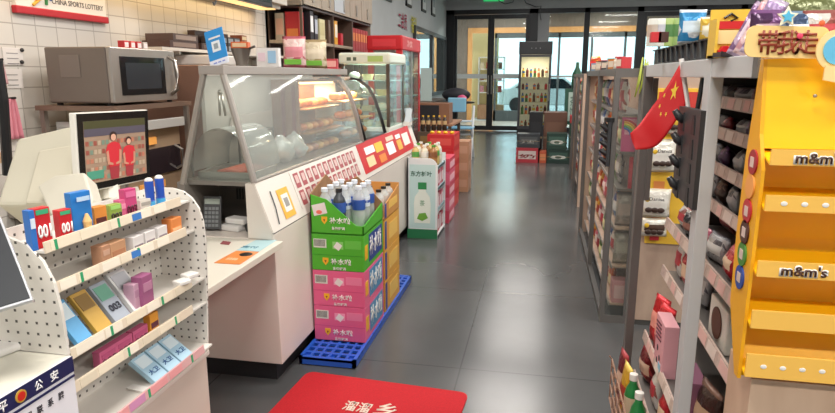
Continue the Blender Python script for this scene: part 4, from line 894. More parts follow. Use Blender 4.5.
def drink_carton(z, kind, top, label, h=BH):
    c1, c2 = side_c[kind]; r = empty('drink_carton', (BX, BY, z), label, 'carton', None)
    if not top:
        MB().box(BX, BX+BW, BY, BY+BL, z, z+h-.002).build('carton_body', mat(c1, .45), r, bevel=.003)
    else:
        a = MB(); t = .005
        a.prism([(BX, z), (BX+BW, z), (BX+BW, z+.05), (BX+BW*.86, z+.052), (BX+BW*.32, z+.19), (BX, z+.215)], BY, BY+t, 'y')
        a.prism([(BY, z), (BY+BL, z), (BY+BL, z+.10), (BY+.05, z+.05), (BY, z+.05)], BX+BW-t, BX+BW, 'x')
        a.box(BX, BX+BW, BY, BY+BL, z, z+.006)
        a.build('carton_body', mat(c1, .45), r)
        b = MB(); b.prism([(BY, z), (BY+BL, z), (BY+BL, z+.2), (BY+.25, z+.285), (BY, z+.215)], BX, BX+t, 'x')
        b.prism([(BX, z), (BX+BW, z), (BX+BW, z+.10), (BX+BW*.5, z+.25), (BX, z+.2)], BY+BL-t, BY+BL, 'y')
        b.build('torn_flaps', CARD, r)
    MB().box(BX+.001, BX+BW-.001, BY-.0012, BY, z+h*.42 if not top else z+.0, z+h*.44 if not top else z+.002).build('print_line', mat(c2, .45), r)
    if not top:
        MB().box(BX+.012, BX+.085, BY-.0016, BY, z+h*.62, z+h*.86).build('barcode_patch', mat('D8DCD0', .45), r)
        bb = MB()
        for k in range(9): bb.box(BX+.018+.0068*k, BX+.0215+.0068*k, BY-.0024, BY-.0014, z+h*.66, z+h*.84)
        bb.build('barcode_lines', mat('4A504A', .5), r)
        MB().box(BX+.12, BX+.18, BY-.0016, BY, z+h*.60, z+h*.80).build('small_print', mat({'g': '8CD070', 'p': 'F0A0BC'}[kind], .45), r)
        MB(TR(BX+.15, BY-.0015, z+h*.68) @ RY(35)).box(-.018, .018, -.001, 0, -.018, .018).build('white_diamond', WHITE, r)
        MB().box(BX+.19, BX+.28, BY-.0016, BY, z+h*.62, z+h*.84).build('small_print', mat({'g': '66C048', 'p': 'EC84A6'}[kind], .45), r)
    else:
        MB(TR(BX+.05, BY-.001, z+.135) @ RY(-14)).box(-.036, .04, -.001, 0, -.03, .03).build('white_patch', mat('E6DCDC', .45), r)
        MB().ball((BX+.05, BY-.002, z+.12), .014, sq=(1.2, .08, .8)).build('fruit_print', mat('E87060', .4), r)
    zt_ = z+h*(.24 if not top else .36)
    MB().prism([(BX+.062, zt_+.022), (BX+.062, zt_), (BX+.078, zt_-.02), (BX+.094, zt_), (BX+.094, zt_+.022)], BY-.002, BY, 'y').build('yellow_badge', mat('F0B428', .4), r)
    MB().prism([(BX+.072, zt_+.008), (BX+.078, zt_-.006), (BX+.084, zt_+.008)], BY-.003, BY-.002, 'y').build('badge_mark', mat('8A4A18', .4), r)
    text('补水啦', (BX+.165, BY-.002, zt_+.003), .115, .034, '-y', WHITE, r, bold=.05)
    text('备份解渴', (BX+.155, BY-.002, zt_-.036 if not top else zt_-.04), .075, .017, '-y', WHITE, r, bold=.03)
    # printed long side
    if not top:
        xs = BX+BW
        MB().box(xs, xs+.0015, BY+.10, BY+.38, z+.03, z+h-.02).build('side_print', mat({'g': '24408C', 'p': '4C8CB8'}[kind], .45), r)
        MB().box(xs, xs+.002, BY+.02, BY+.07, z+.06, z+.14).build('side_badge', mat('F0B428', .4), r)
        text('补水啦', (xs+.0016, BY+.235, z+h*.55), .25, .11, '+x', WHITE, r, bold=.05)
    return r
z0 = .048
drink_carton(z0, 'p', 0, 'pink drink carton at the bottom of the stack on the blue pallet')
drink_carton(z0+BH, 'p', 0, 'upper pink drink carton, second from the bottom of the stack')
drink_carton(z0+2*BH, 'g', 0, 'closed green drink carton, third in the stack on the pallet')
drink_carton(z0+3*BH, 'g', 1, 'torn open green drink carton full of bottles on top of the stack')
zb_ = z0+3*BH+.007
clear = glass('EDF2F4', .16, .45); lblue = mat('3458A8', .4); lwhite = mat('DDE4EE', .4)
for i in range(3):
    for j in range(4):
        if i == 2 and j == 0: continue
        first = (i == 1 and j == 0)
        w_ = 'dark capped bottle with blue label at the front of the open green carton' if first else f'clear bottle in the open green carton, {ORD[j]} row from the front, {["left","middle","right"][i]} column'
        o = bottle('water_bottle', w_, 'bottle', (BX+.062+.082*i, BY+.06+.095*j, zb_), .036, .235, mat('3A4048', .3) if first else clear, mat('22242A', .4) if first else mat('E4EAF4', .4), lblue if first or (i+j) % 2 else lwhite, 'bottles in the open green carton')
        if not first and (i+j) % 2 == 0:
            MB().lathe([(.0372, .125), (.0372, .14)], 14).build('blue_stripe', lblue, o)
for k in range(4):
    z = z0+k*BH*.96
    c = empty('juice_carton', (-1.05, 3.7, z), f'orange yellow drink carton behind the green and pink stack, {["bottom","second","third","topmost"][k]} one', 'carton')
    top = k == 3
    if not top: MB().box(-1.195, -.905, 3.52, 3.92, z, z+.195).build('carton_body', mat('D9A040', .5), c, bevel=.003)
    else:
        MB().prism([(3.52, z), (3.92, z), (3.92, z+.16), (3.70, z+.12), (3.52, z+.09)], -.91, -.905, 'x').prism([(3.52, z), (3.92, z), (3.92, z+.2), (3.52, z+.2)], -1.195, -1.19, 'x').box(-1.195, -.905, 3.52, 3.92, z, z+.005).box(-1.195, -.905, 3.915, 3.92, z, z+.17).build('carton_body', mat('C98F4A', .6), c)
    MB().box(-.9055, -.904, 3.53, 3.575, z+.01, z+(.185 if not top else .10)).build('blue_stripe', mat('2C3C8C', .45), c)
    MB().box(-.9055, -.9035, 3.64, 3.86, z+.05, z+(.15 if not top else .10)).build('side_print', mat('EBC060', .45), c)
for k, (x, y) in enumerate(((-.96, 3.60), (-1.05, 3.60), (-.96, 3.72), (-1.05, 3.72), (-.96, 3.84))):
    bottle('drink_bottle', f'clear bottle with dark cap in the orange carton, {ORD[k]} from the front right', 'bottle', (x, y, z0+3*BH*.96+.006), .034, .17, clear, mat('2A2420', .4), mat('C8C0B8', .4), 'dark capped bottles in the orange carton')
# red floor mat
mt = empty('floor_mat', (-.75, 2.3, 0), 'red welcome mat with white characters on the grey floor', 'mat')
def rr(x0, x1, y0, y1, r, sk=0):
    pts = []
    for cx, cy, a0 in ((x1-r, y1-r, 0), (x0+r, y1-r, 90), (x0+r, y0+r, 180), (x1-r, y0+r, 270)):
        pts += [(cx+r*math.cos(math.radians(a0+15*k)), cy+r*math.sin(math.radians(a0+15*k))) for k in range(7)]
    return pts
c0_ = Vector((-1.124, 2.760)); d1 = (Vector((-.285, 2.70))-c0_); L1 = d1.length; ang = math.atan2(d1.y, d1.x)
def mp(p): return tuple(c0_+Vector((p[0]*math.cos(ang)-p[1]*math.sin(ang), p[0]*math.sin(ang)+p[1]*math.cos(ang))))
MB().prism([mp(p) for p in rr(0, L1, -1.3, 0, .045)], .001, .009, 'z').build('carpet', mat('BC1420', .85, noise=.12, scale=180), mt)
Mt = TR(c0_.x, c0_.y, 0) @ Matrix.Rotation(ang, 4, 'Z')
text('溜溜', (.37, -.262, .0095), .13, .085, '+z', mat('E8D8C8', .8), mt, bold=.03, M=Mt)
text('乡', (.505, -.25, .0095), .10, .11, '+z', mat('E8D8C8', .8), mt, bold=.03, M=Mt)
# ================================================================== tea display stand
td = empty('tea_display_stand', (-1.04, 5.75, 0), 'white cardboard tea stand with a bottle printed on its front', 'display stand')
TW = mat('E4E8EA', .45)
TX0, TX1, TY0, TY1 = -1.19, -.905, 5.5, 5.98
fp = [(TX0, 0), (TX1, 0), (TX1, .67)]+[(TX1-.09+.09*math.cos(a*PI/12), .67+.09*math.sin(a*PI/12)) for a in range(1, 7)]+[(TX0, .76)]
MB().prism(fp, TY0, TY0+.012, 'y').build('front_panel', TW, td)
MB().box(TX0+.02, TX1-.02, TY0-.002, TY0, .10, .70).build('poster', mat('C3DDDC', .4), td)
MB().box(TX0, TX1, TY0-.003, TY0, 0, .09).build('green_footer', mat('2C7A50', .4), td)
text('东方树叶', ((TX0+TX1)/2-.01, TY0-.003, .615), .20, .052, '-y', mat('1E5A44', .4), td, bold=.03)
bp = (TX0+TX1)/2
MB().prism([(bp-.075, .15), (bp+.075, .15), (bp+.08, .33), (bp+.07, .40), (bp+.035, .45), (bp+.035, .47), (bp-.035, .47), (bp-.035, .45), (bp-.07, .40), (bp-.08, .33)], TY0-.005, TY0-.002, 'y').build('printed_bottle', mat('E8EEE4', .4), td)
MB().box(bp-.04, bp+.04, TY0-.006, TY0-.002, .47, .535).build('printed_cap', mat('2E8A50', .4), td)
MB().prism([(bp-.05, .19), (bp+.0, .17), (bp+.055, .20), (bp+.03, .25), (bp-.03, .24)], TY0-.0065, TY0-.004, 'y').build('printed_leaves', mat('6FA83E', .4), td)
text('茶', (bp, TY0-.0058, .34), .045, .055, '-y', mat('4A8A5A', .4), td)
MB().box(TX0, TX0+.01, TY0, TY1, 0, .76).build('side_panel', TW, td)
MB().box(TX0, TX1, TY1-.01, TY1, 0, .76).build('back_panel', TW, td)
for k, z in enumerate((.02, .24, .46, .66)): MB().box(TX0+.01, TX1-.004, TY0+.012, TY1-.01, z, z+.012).build('shelf', mat('D8DCDC', .45), td)
for k in range(3): MB().box(TX1-.012, TX1-.004, TY0+.02, TY1-.02, .252+.2*k, .285+.2*k).build('shelf_lip', mat('8FA8B0', .45), td)
for i in range(3):
    for j in range(3):
        bottle('tea_bottle', f'tea bottle with {["green","white","brown"][(i+j)%3]} label on the tea stand top, {ORD[j]} row, {["left","middle","right"][i]}', 'bottle', (TX0+.06+.085*i, TY0+.09+.13*j, .673), .036, .20, mat(['C8B070', 'D8D4C0', 'A87848'][(i+j) % 3], .25), [mat('E8ECE8', .4), mat('58A040', .4), WHITE][(i*2+j) % 3], mat(['5AA050', 'E8E8E0', '8A5A38'][(i+j) % 3], .4), 'bottles on the tea stand')
for lv in range(3):
    for j in range(4):
        goods('tea_carton', f'pink and white packet on tea stand shelf, {["lowest","middle","upper"][lv]} shelf, {ORD[j]} from the front', 'packet', (TX1-.07, TY0+.08+.11*j, [.033, .253, .473][lv]), 90, .09, .1, .15, ['D88A9C', 'C8606C', 'E0C0C4', 'B8485A'][(lv+j) % 4], 'F0DCE0')
# white brochure/cup bunch behind the promo end
bkb = empty('brochure_holder', (-1.40, 5.9, 1.0), 'clear holder of upright white and blue brochures at the counter end', 'holder')
MB().box(-1.34, -1.28, 6.0, 6.16, 1.009, 1.05).build('base', WHITE, bkb)
for k in range(5): MB(TR(-1.30+.0*k, 6.02+.03*k, 1.05) @ RY(8-5*k) @ RX(-8+4*k)).box(-.03, .03, -.002, .002, 0, .13).build('brochure', mat(['D8DDE4', 'B8C8D8', 'E8E8E8'][k % 3], .4), bkb)
# pink cartons and red carton towers behind the tea stand
for k in range(5):
    goods('pink_carton', f'pink and red drink carton stacked behind the tea stand, {ORD[k]} from the floor', 'carton', (-1.02, 6.35, .135*k), 90, .42, .26, .132, 'D8607C' if k % 2 else 'C84058', 'F0B8C4', group='pink cartons behind the tea stand', band=(.2, .7))
def tower(x, y, n, w_, d_, h_, c_, pc, nm, lb, cat='carton', word=None, z=0):
    for k in range(n):
        o = goods(nm, f'{lb}, {ORD[k]} from the floor', cat, (x, y, z+k*(h_+.001)), 0, w_, d_, h_, c_, pc, word, group=lb, band=(.3, .75))
        MB().box(w_/2-.001, w_/2+.0015, -d_*.4, d_*.4, h_*.2, h_*.8).build('side_print', mat(pc, .45), o)
tower(-1.09, 7.05, 5, .30, .5, .17, 'C4262C', 'D85048', 'red_carton', 'red drink carton in the tower behind the pink cartons')
for k in range(4):
    o = MB().lathe([(.02, 0), (.03, .015), (.012, .03)], 10).build('yellow_bow', mat('E8C028', .5), smooth=True); o.location = (-1.2+.075*k, 6.9, .857); tag(o, f'yellow bow on top of the red carton tower, {ORD[k]} from the left', 'bow')
tower(-.98, 8.1, 3, .16, .35, .22, 'B88A6C', 'C89A80', 'brown_carton', 'tan carton standing beyond the red tower')
tower(-1.35, 7.9, 4, .34, .5, .2, '5A4A3C', '8A6A3C', 'brown_carton', 'dark brown carton standing left of the tan cartons')
for k in range(5):
    bottle('sauce_bottle', f'dark glass bottle with yellow cap on the brown cartons, {ORD[k]} from the left', 'bottle', (-1.47+.07*k, 7.75, .805), .028, .2, mat('3A2A20', .2), mat('E0B030', .4), mat('C8A878', .4), 'bottles on the brown cartons')
# little service desk with boxes further back
sd = empty('small_desk', (-2.0, 10.5, 0), 'small desk by the grey wall near the glass doors', 'desk')
MB().box(-2.55, -1.35, 9.6, 10.8, .72, .75).build('desk_top', mat('A87A5C', .5), sd)
for x in (-2.5, -1.4):
    for y in (9.66, 10.74): MB().box(x-.025, x+.025, y-.025, y+.025, 0, .72).build('leg', mat('5A4A42', .5), sd)
cb = empty('speaker_box', (-1.72, 9.9, .75), 'brown box with black front on the small desk', 'box')
MB().box(-1.98, -1.42, 9.7, 10.1, .751, 1.07).build('casing', mat('8A6048', .5), cb, bevel=.004)
MB().box(-1.97, -1.58, 9.694, 9.70, .77, 1.04).build('black_front', mat('26262A', .4), cb)
ch2 = empty('folding_chair', (-1.35, 11.4, 0), 'pale blue and white folding chair behind the brown box', 'chair')
for x in (-1.68, -1.22):
    MB().tube([(x, 11.1, 0), (x, 11.5, .95)], .022, 8).build('leg', mat('D8DCE0', .4), ch2); MB().tube([(x, 11.55, 0), (x, 11.15, .55)], .022, 8).build('leg', mat('D8DCE0', .4), ch2)
for k in range(3): MB().tube([(-1.68, 11.18+.1*k, .2+.24*k), (-1.22, 11.18+.1*k, .2+.24*k)], .016, 8).build('rung', mat('D8DCE0', .4), ch2)
MB().box(-1.70, -1.20, 11.08, 11.5, .55, .58).build('seat', mat('7FB8D8', .4), ch2, bevel=.01)
MB().box(-1.70, -1.36, 11.42, 11.47, .84, 1.10).build('backrest', mat('8CC4E0', .4), ch2, bevel=.02)
bk2 = tag(MB().ball((0, 0, .13), .15, sq=(1.9, .8, .9)).build('black_bag', mat('22222A', .6), smooth=True), 'black bag on the desk chair by the glass doors', 'bag'); bk2.location = (-1.65, 12.2, 1.0)
sdt = empty('bar_table', (-1.65, 12.25, 0), 'dark round table carrying the black bag near the doors', 'table')
MB().lathe([(.36, .965), (.36, .995)], 24, c=(-1.65, 12.25)).build('table_top', BLACK, sdt); MB().tube([(-1.65, 12.25, .02), (-1.65, 12.25, .965)], .03).build('pole', BLACK, sdt); MB().lathe([(.2, 0), (.18, .02)], 20, c=(-1.65, 12.25)).build('base', BLACK, sdt)
o = tag(MB().ball((0, 0, .07), .08, sq=(1.2, 1, .9)).build('pink_pouch', mat('D0507C', .5), smooth=True), 'small pink pouch beside the black bag', 'pouch'); o.location = (-1.50, 11.93, .996)
st_ = empty('poster_stand', (-2.0, 12.0, 0), 'narrow pale green standing poster before the glass doors', 'poster stand')
MB().box(-2.42, -2.19, 12.5, 12.52, 1.0, 1.65).build('poster', mat('C8D8D4', .5), st_); MB().box(-2.32, -2.28, 12.52, 12.56, 1.0, 1.6).build('pole', STEEL, st_); MB().box(-2.45, -2.2, 12.4, 12.65, .981, 1.0).build('base', STEEL, st_)
wb = empty('side_counter', (-2.3, 11.8, 0), 'dark low counter along the grey wall under the side window', 'counter')
MB().box(-2.61, -2.2, 11.0, 14.5, 0, .95).build('body', mat('3C3634', .5), wb, bevel=.01); MB().box(-2.61, -2.18, 10.98, 14.52, .95, .98).build('worktop', mat('54423A', .5), wb)
for k in range(5):
    goods('packet', f'{["red","white","orange","brown","pink"][k]} packet standing on the small desk, {ORD[k]} from the near left', 'packet', (-2.4+.09*k, 9.75+.05*(k % 2), .751), 10*k, .07, .07, .16+.02*(k % 3), ['B8323A', 'DDD8D0', 'D8783C', '6A4A3A', 'C86A7C'][k], 'E8D8C8')
# ================================================================== red glass cabinet
rc = empty('red_display_fridge', (-1.72, 7.45, 0), 'tall red framed glass display fridge behind the counter', 'fridge')
RM = mat('C41C26', .4)
a0, a1, b0, b1 = -1.95, -1.555, 6.92, 7.98
MB().box(a0, a1, b0, b1, 0, .35).build('base', RM, rc, bevel=.01)
MB().box(a0-.01, a1+.01, b0-.01, b1+.01, 1.78, 1.94).build('header', RM, rc, bevel=.015)
for x, y in ((a0+.03, b0+.03), (a1-.035, b0+.03), (a0+.03, b1-.03), (a1-.035, b1-.03)): MB().box(x-.03, x+.035, y-.03, y+.03, .35, 1.78).build('frame_post', RM, rc)
MB().box(a0, a0+.012, b0+.06, b1-.06, .35, 1.78).build('back_panel', mat('C8CCC8', .5), rc)
MB().box(a0+.06, a1-.07, b0+.01, b0+.015, .35, 1.78).build('side_glass', glass('E8F4F0', .08, .12), rc)
MB().box(a1-.012, a1-.006, b0+.06, b1-.06, .35, 1.78).build('glass_door', glass('E8F4F0', .12, .05), rc)
MB().box(a1-.006, a1+.01, b0+.50, b0+.53, .35, 1.78).build('door_edge', mat('9A9C9C', .4, .5), rc)
for z in (.65, .95, 1.25, 1.52): MB().box(a0+.012, a1-.015, b0+.02, b1-.02, z, z+.012).build('shelf', mat('C8D4D0', .4), rc)
MB().box(a0+.06, a1-.07, b0-.014, b0-.01, 1.82, 1.90).build('header_print', mat('D83840', .4), rc)
text('冷饮', (a1+.012, 7.3, 1.86), .3, .08, '+x', mat('F0C8C0', .4), rc)
for lv, z in enumerate((.351, .663, .963, 1.263, 1.533)):
    for k in range(5):
        bottle('juice_bottle', f'{["orange","red","white","green","brown"][(lv+k)%5]} bottle in the red fridge, {["floor","first shelf","second shelf","third shelf","top shelf"][lv]}, {ORD[k]} from the near side', 'bottle', (a1-.10, b0+.12+.2*k, z), .035, .2, mat(['D88A3C', 'B8343C', 'D8D8D0', '6A9A5C', '7A4A34'][(lv+k) % 5], .3), WHITE, mat(['F0D8A8', 'E8C8C0', '5A7AA8', 'E8E8C8', 'D8B888'][(lv+k) % 5], .4), 'bottles in the red fridge')
# ================================================================== centre back: fridge and cartons
fg = empty('glass_door_fridge', (-.19, 15.9, 0), 'tall dark framed drink fridge with lit interior by the glass doors', 'fridge')
fx0, fx1, fy0, fy1 = -.57, .20, 15.5, 16.2
DK = mat('202226', .35)
MB().box(fx0, fx0+.04, fy0+.05, fy1, .1, 2.0).box(fx1-.04, fx1, fy0+.05, fy1, .1, 2.0).box(fx0, fx1, fy1-.05, fy1, .1, 2.0).box(fx0, fx1, fy0+.02, fy1, 0, .2).build('casing', DK, fg)
MB().box(fx0-.01, fx1+.01, fy0-.01, fy1, 2.0, 2.30).build('header', DK, fg, bevel=.01)
MB().box(fx0+.04, fx1-.04, fy1-.07, fy1-.05, .2, 2.0).build('inner_back', mat('E4D9BC', .5, emit=.3), fg)  # faint emission puts the lit interior into the back's colour
dd = MB().box(fx0, fx0+.055, fy0, fy0+.04, .2, 1.99).box(fx1-.055, fx1, fy0, fy0+.04, .2, 1.99).box(fx0+.055, fx1-.055, fy0, fy0+.04, 1.94, 1.99).box(fx0+.055, fx1-.055, fy0, fy0+.04, .2, .28).build('door', mat('3A3C40', .35), fg)
MB().box(fx0+.055, fx1-.055, fy0+.01, fy0+.016, .28, 1.94).build('glass_pane', glass('EFF2EC', .06), dd)
MB().tube([(fx1-.03, fy0-.03, .9), (fx1-.03, fy0-.03, 1.3)], .012).build('handle', STEEL, dd)
for z in (.55, .85, 1.15, 1.45): MB().box(fx0+.04, fx1-.04, fy0+.06, fy1-.08, z, z+.012).build('shelf', mat('C8C0A8', .4), fg)
for k in range(3): MB().ball((-.28+.1*k, fy0-.012, 2.14), .012).build('indicator', mat('8A8C8E', .4), fg)
pal = ['D8743C', '7A3030', 'E0D8C8', '4A7A3C', 'D8B030', '5A3A2C', '3C6AA8', 'C83C3C']
for lv, z in enumerate((.201, .563, .863, 1.163, 1.463)):
    for k in range(7):
        if lv == 3 and k in (2, 5): continue
        c_ = pal[(lv*3+k*5) % 8]
        bottle('drink_bottle', f'{["orange","maroon","cream","green","yellow","brown","blue","red"][(lv*3+k*5)%8]} drink in the lit fridge, {["bottom","second","third","fourth","top"][lv]} level, {ORD[k]} from the left', 'bottle', (fx0+.11+.092*k, fy0+.16, z), .034, .22 if lv != 3 else .16, mat(c_, .3), mat(['E8E8E0', 'C03030', '305080'][(lv+k) % 3], .4), mat(pal[(lv+k*3+2) % 8], .4), 'drinks in the lit fridge')
def crate(x0, x1, y0, y1, z0, z1, c_, pc, lb, word=None, wc_='D8D0C0', nm='drink_carton'):
    o = goods(nm, lb, 'carton', ((x0+x1)/2, (y0+y1)/2, z0), 0, x1-x0, y1-y0, z1-z0, c_, pc, word, wc_, band=(.25, .8))
    MB().box(-(x1-x0)/2-.001, (x1-x0)/2+.001, -(y1-y0)/2-.0015, (y1-y0)/2, (z1-z0)*.46, (z1-z0)*.50).build('tape', mat('8A7A60', .5), o); return o
cy = 10.9
crate(-.40, -.02, cy, cy+.35, 0, .26, 'B83A44', 'D8C8C4', 'red and white carton at the bottom left of the stack by the fridge', '奶', '8A2A34')
crate(-.39, .0, cy+.02, cy+.35, .262, .50, '3C4044', '54585A', 'dark grey carton on the red and white carton', '酒', 'A8A8A0')
crate(.005, .12, cy, cy+.3, 0, .20, 'C05A3C', 'D88A5C', 'narrow orange red carton low in the middle of the stack')
crate(.13, .52, cy, cy+.35, 0, .24, '243A34', '3C5A50', 'dark green carton on the floor in the stack by the fridge', '0', 'D8D8D0')
crate(.12, .46, cy+.02, cy+.33, .242, .52, '2A443C', '48685C', 'dark green carton on the middle of the stack by the fridge', '0', 'D8D8D0')
crate(.53, 1.0, cy, cy+.35, 0, .22, '34383C', '5A6064', 'dark carton with grey print at the right floor of the stack')
crate(.50, .92, cy+.01, cy+.34, .242, .70, '28483C', '3C6A58', 'tall dark green carton on the right of the stack by the fridge', '青', 'D0D8C8')
crate(.50, .78, cy+.02, cy+.3, .702, .83, 'B82C34', 'E0D0CC', 'small red and white carton on the tall green carton')
crate(.06, .46, cy+.36, cy+.75, 0, .86, '6A4A3C', '7A5848', 'large brown carton behind the green cartons')
crate(-.20, .04, cy+.37, cy+.70, 0, .86, '1E2024', '2A2C30', 'black carton behind the grey carton by the fridge')
ts = empty('green_sign_stand', (.62, 12.4, 0), 'dark green standing sign with pale characters behind the cartons', 'sign')
MB().box(.45, .78, 12.6, 12.64, .55, 1.25).build('panel', mat('2E5A48', .5), ts, bevel=.01); MB().box(.52, .70, 12.59, 12.60, .62, 1.18).build('pale_strip', mat('B8CCC0', .5), ts)
text('茶\n饮', (.61, 12.588, .9), .12, .4, '-y', mat('2E5A48', .5), ts); MB().box(.60, .64, 12.64, 12.68, 0, 1.2).build('pole', BLACK, ts); MB().box(.4, .84, 12.5, 12.8, 0, .02).build('base', BLACK, ts)
gb = tag(MB().lathe([(.09, 0), (.10, .1), (.09, .28), (.035, .40), (.03, .5)], 14).build('green_bottle_model', mat('2A5A40', .3), smooth=True), 'large dark green bottle standing on the sign by the fridge', 'bottle'); gb.location = (.66, 12.62, 1.251)
for k, (x, c_) in enumerate(((.80, '8CC8CC'), (.82, '70A8B0'))):
    o = goods('teal_carton', ['pale teal carton beside the green standing sign', 'darker teal carton half hidden behind the rack by the fridge'][k], 'carton', (x, 11.55+.45*k, 0), -12, .30, .3, 1.0, c_, 'A8D8D8')
# ================================================================== right: shelving racks along the aisle
GP = mat('716D6A', .45, .3, noise=.04, scale=2); GP_LIT = mat('C6C7C8', .45, .1)  # second, paler grey has the brighter light on the near posts painted in
PW = wood('B09684', 'C0A693', (1, 1, .35)); SH = mat('77716D', .45, .2); RAILM = mat('C9B3A8', .4, noise=.15, scale=60)
PAL = [('dark brown', '3A2620', '6A4A3C', 'B89A7C'), ('silver grey', 'A8A6A8', '5A5860', 'D8D6D4'), ('maroon red', '6E2228', 'A83A40', 'D8B8A0'), ('black', '232024', '4A4244', '8A5A50'),
       ('purple', '4A2E50', '7A5080', 'C8A8C0'), ('orange', 'C86428', 'E09A4C', 'F0D8A8'), ('red', 'B82430', 'D85050', 'F0D0B0'), ('white', 'D8D4CE', '9A5A54', 'B84048'),
       ('green', '4C7A3C', '7AA858', 'E0DCA8'), ('yellow', 'D8A830', 'E8C860', 'A83A2C'), ('pink', 'D87890', 'E8A8B4', 'F4E0DC'), ('blue', '345A9C', '6A90C8', 'E0E4E8')]
def frame_posts(root, x, ys, m0, top=1.54):
    for y in ys: MB().box(x-.012, x+.020, y-.028, y+.028, 0, top-.001).build('post', GP_LIT if y < 2 else m0, root, bevel=.002)
    MB().box(x-.010, x+.018, ys[0]+.028, ys[-1]-.028, top-.045, top).build('top_rail', GP_LIT if ys[0] < 2 else m0, root, bevel=.002)
# ---- near rack
g1 = empty('shelving_rack', (.7, 2.0, 0), 'nearest grey framed shelving rack in the right foreground', 'rack')
frame_posts(g1, .41, (1.66, 2.64), GP)
MB().box(.40, .428, 1.33, 1.632, 1.495, 1.54).build('top_rail', GP_LIT, g1, bevel=.002)
MB().box(.428, .448, 2.60, 2.63, 1.0, 1.49).build('hang_bar', GP, g1)
MB().box(1.10, 1.13, 1.30, 2.66, 0, 1.54).build('back_panel', mat('4A4644', .6), g1)
for y in (1.31, 2.63): MB().box(1.06, 1.10, y-.02, y+.02, 0, 1.54).build('post', GP, g1)
MB().box(.43, 1.08, 2.615, 2.635, 1.495, 1.535).build('cross_rail', GP, g1)
MB().box(.66, 1.09, 2.585, 2.612, .02, 1.51).build('end_board', mat('54504E', .6), g1); MB().box(.40, 1.08, 1.30, 1.33, 1.495, 1.535).build('cross_rail', GP, g1)  # dark end board is added to shut out window light behind the shelves
MB().box(.42, 1.09, 1.34, 2.61, 1.515, 1.53).build('top_board', mat('6E6A68', .5), g1)
L1 = [(.60, 1.425), (.60, 1.322), (.60, 1.20), (.60, 1.068), (.51, .935), (.51, .735), (.46, .445), (.43, .26)]
for i, (x, z) in enumerate(L1):
    s = MB().box(x+.006, 1.09, 1.345, 2.58, z-.030, z-.022).build('shelf', SH, g1)
    MB().prism([(x, z-.034), (x+.006, z-.034), (x+.012, z+.006), (x+.006, z+.006)], 1.345, 2.575, 'y').build('price_rail', RAILM, s)
    rnd = random.Random(40+i); y = 1.36; 
    while y < 2.45:
        w_ = rnd.uniform(.05, .09); MB().prism([(x-.0008, z-.030), (x+.0002, z-.030), (x+.0052, z+.002), (x+.0042, z+.002)], y, y+w_, 'y').build('price_label', mat(['E8D8CE', 'DCC8BC', 'E4B8B0'][rnd.randrange(3)], .4), s); y += w_+rnd.uniform(.01, .06)
lvl = ['top', 'second', 'third', 'fourth', 'fifth', 'sixth', 'seventh', 'lowest']
rnd = random.Random(11)
for i, (x, z) in enumerate(L1):
    gap = (L1[i-1][1]-z) if i else .11
    n = 8 if i < 6 else 7
    for k in range(n):
        y = 1.42+(2.52-1.42)*k/(n-1)
        if i < 4: c = [0, 1, 3, 1, 2, 1, 4, 1][(k*3+i*2) % 8]
        else: c = [[1, 7, 2, 10, 0, 6, 3, 9][(k*3+i) % 8], [7, 0, 10, 6, 9, 2, 1, 11][(k*5+i) % 8]][i % 2]
        if (i == 6 and y > 1.86) or (i == 5 and y < 2.05): continue
        h = min(gap-.045, .20) if i < 6 else (.19 if i == 6 else .15)
        if i < 6: h *= rnd.uniform(.92, 1.05)
        nm, c1, c2, c3 = PAL[c]
        if i < 4: c3 = c1
        pouch('snack_bag', f'{nm} snack bag, {lvl[i]} shelf of nearest rack, {ORD[k]} from near end', 'snack bag', (x+.06, y, z-.0215), -90+rnd.uniform(-14, 14), .135, h, .055 if i < 6 else .07, c1, c2, c3, f'snack bags on the {lvl[i]} shelf of the nearest rack', lean=rnd.uniform(-10, 3), seed=k+i)
# row behind on the upper shelves so the shelf reads full
for i, (x, z) in enumerate(L1[:6]):
    gap = (L1[i-1][1]-z) if i else .11
    for k in range(5):
        nm, c1, c2, c3 = PAL[[3, 0, 4, 2, 1][(k+i) % 5]]; c3 = c2
        pouch('snack_bag', f'{nm} bag, back row, {lvl[i]} shelf of nearest rack, {ORD[k]} from near end', 'snack bag', (x+.22, 1.48+.25*k, z-.0215), -90, .2, min(gap-.04, .20), .07, c1, c2, c3, f'back row bags on the {lvl[i]} shelf', seed=k)
# particular goods near the front of the lower shelves
o = tag(MB(TR(.56, 1.86, .714) @ RZ(-90)).box(-.09, .09, -.02, .02, 0, .13).build('biscuit_pack', mat('E2DCD2', .4), bevel=.006), 'white biscuit pack with brown round biscuit print low in the nearest rack', 'biscuit pack')
o2 = MB(TR(.539, 1.86, .78)).tube([(0, 0, 0), (-.003, 0, 0)], .048, 24).build('biscuit_print', mat('5A3426', .5), o)
goods('striped_box', 'pink box with dark stripes and round dots on the seventh shelf', 'box', (.49, 2.26, .424), -90, .15, .05, .20, 'E6A8B0', None)
pkb = bpy.data.objects['striped_box']
for k in range(5): MB(RY(-8)).box(-.045, .045, -.027, -.025, .115+.015*k, .121+.015*k).build('dark_stripe', mat('6A2C40', .4), pkb)
for k, (xx, zz) in enumerate(((-.02, .08), (.02, .055), (-.02, .03))): MB(TR(xx, -.0255, zz)).ball((0, 0, 0), .012, sq=(1, .1, 1)).build('black_dot', BLACK, pkb)
MB().box(.015, .05, -.027, -.025, .01, .04).build('blue_patch', mat('8CC8DC', .4), pkb)
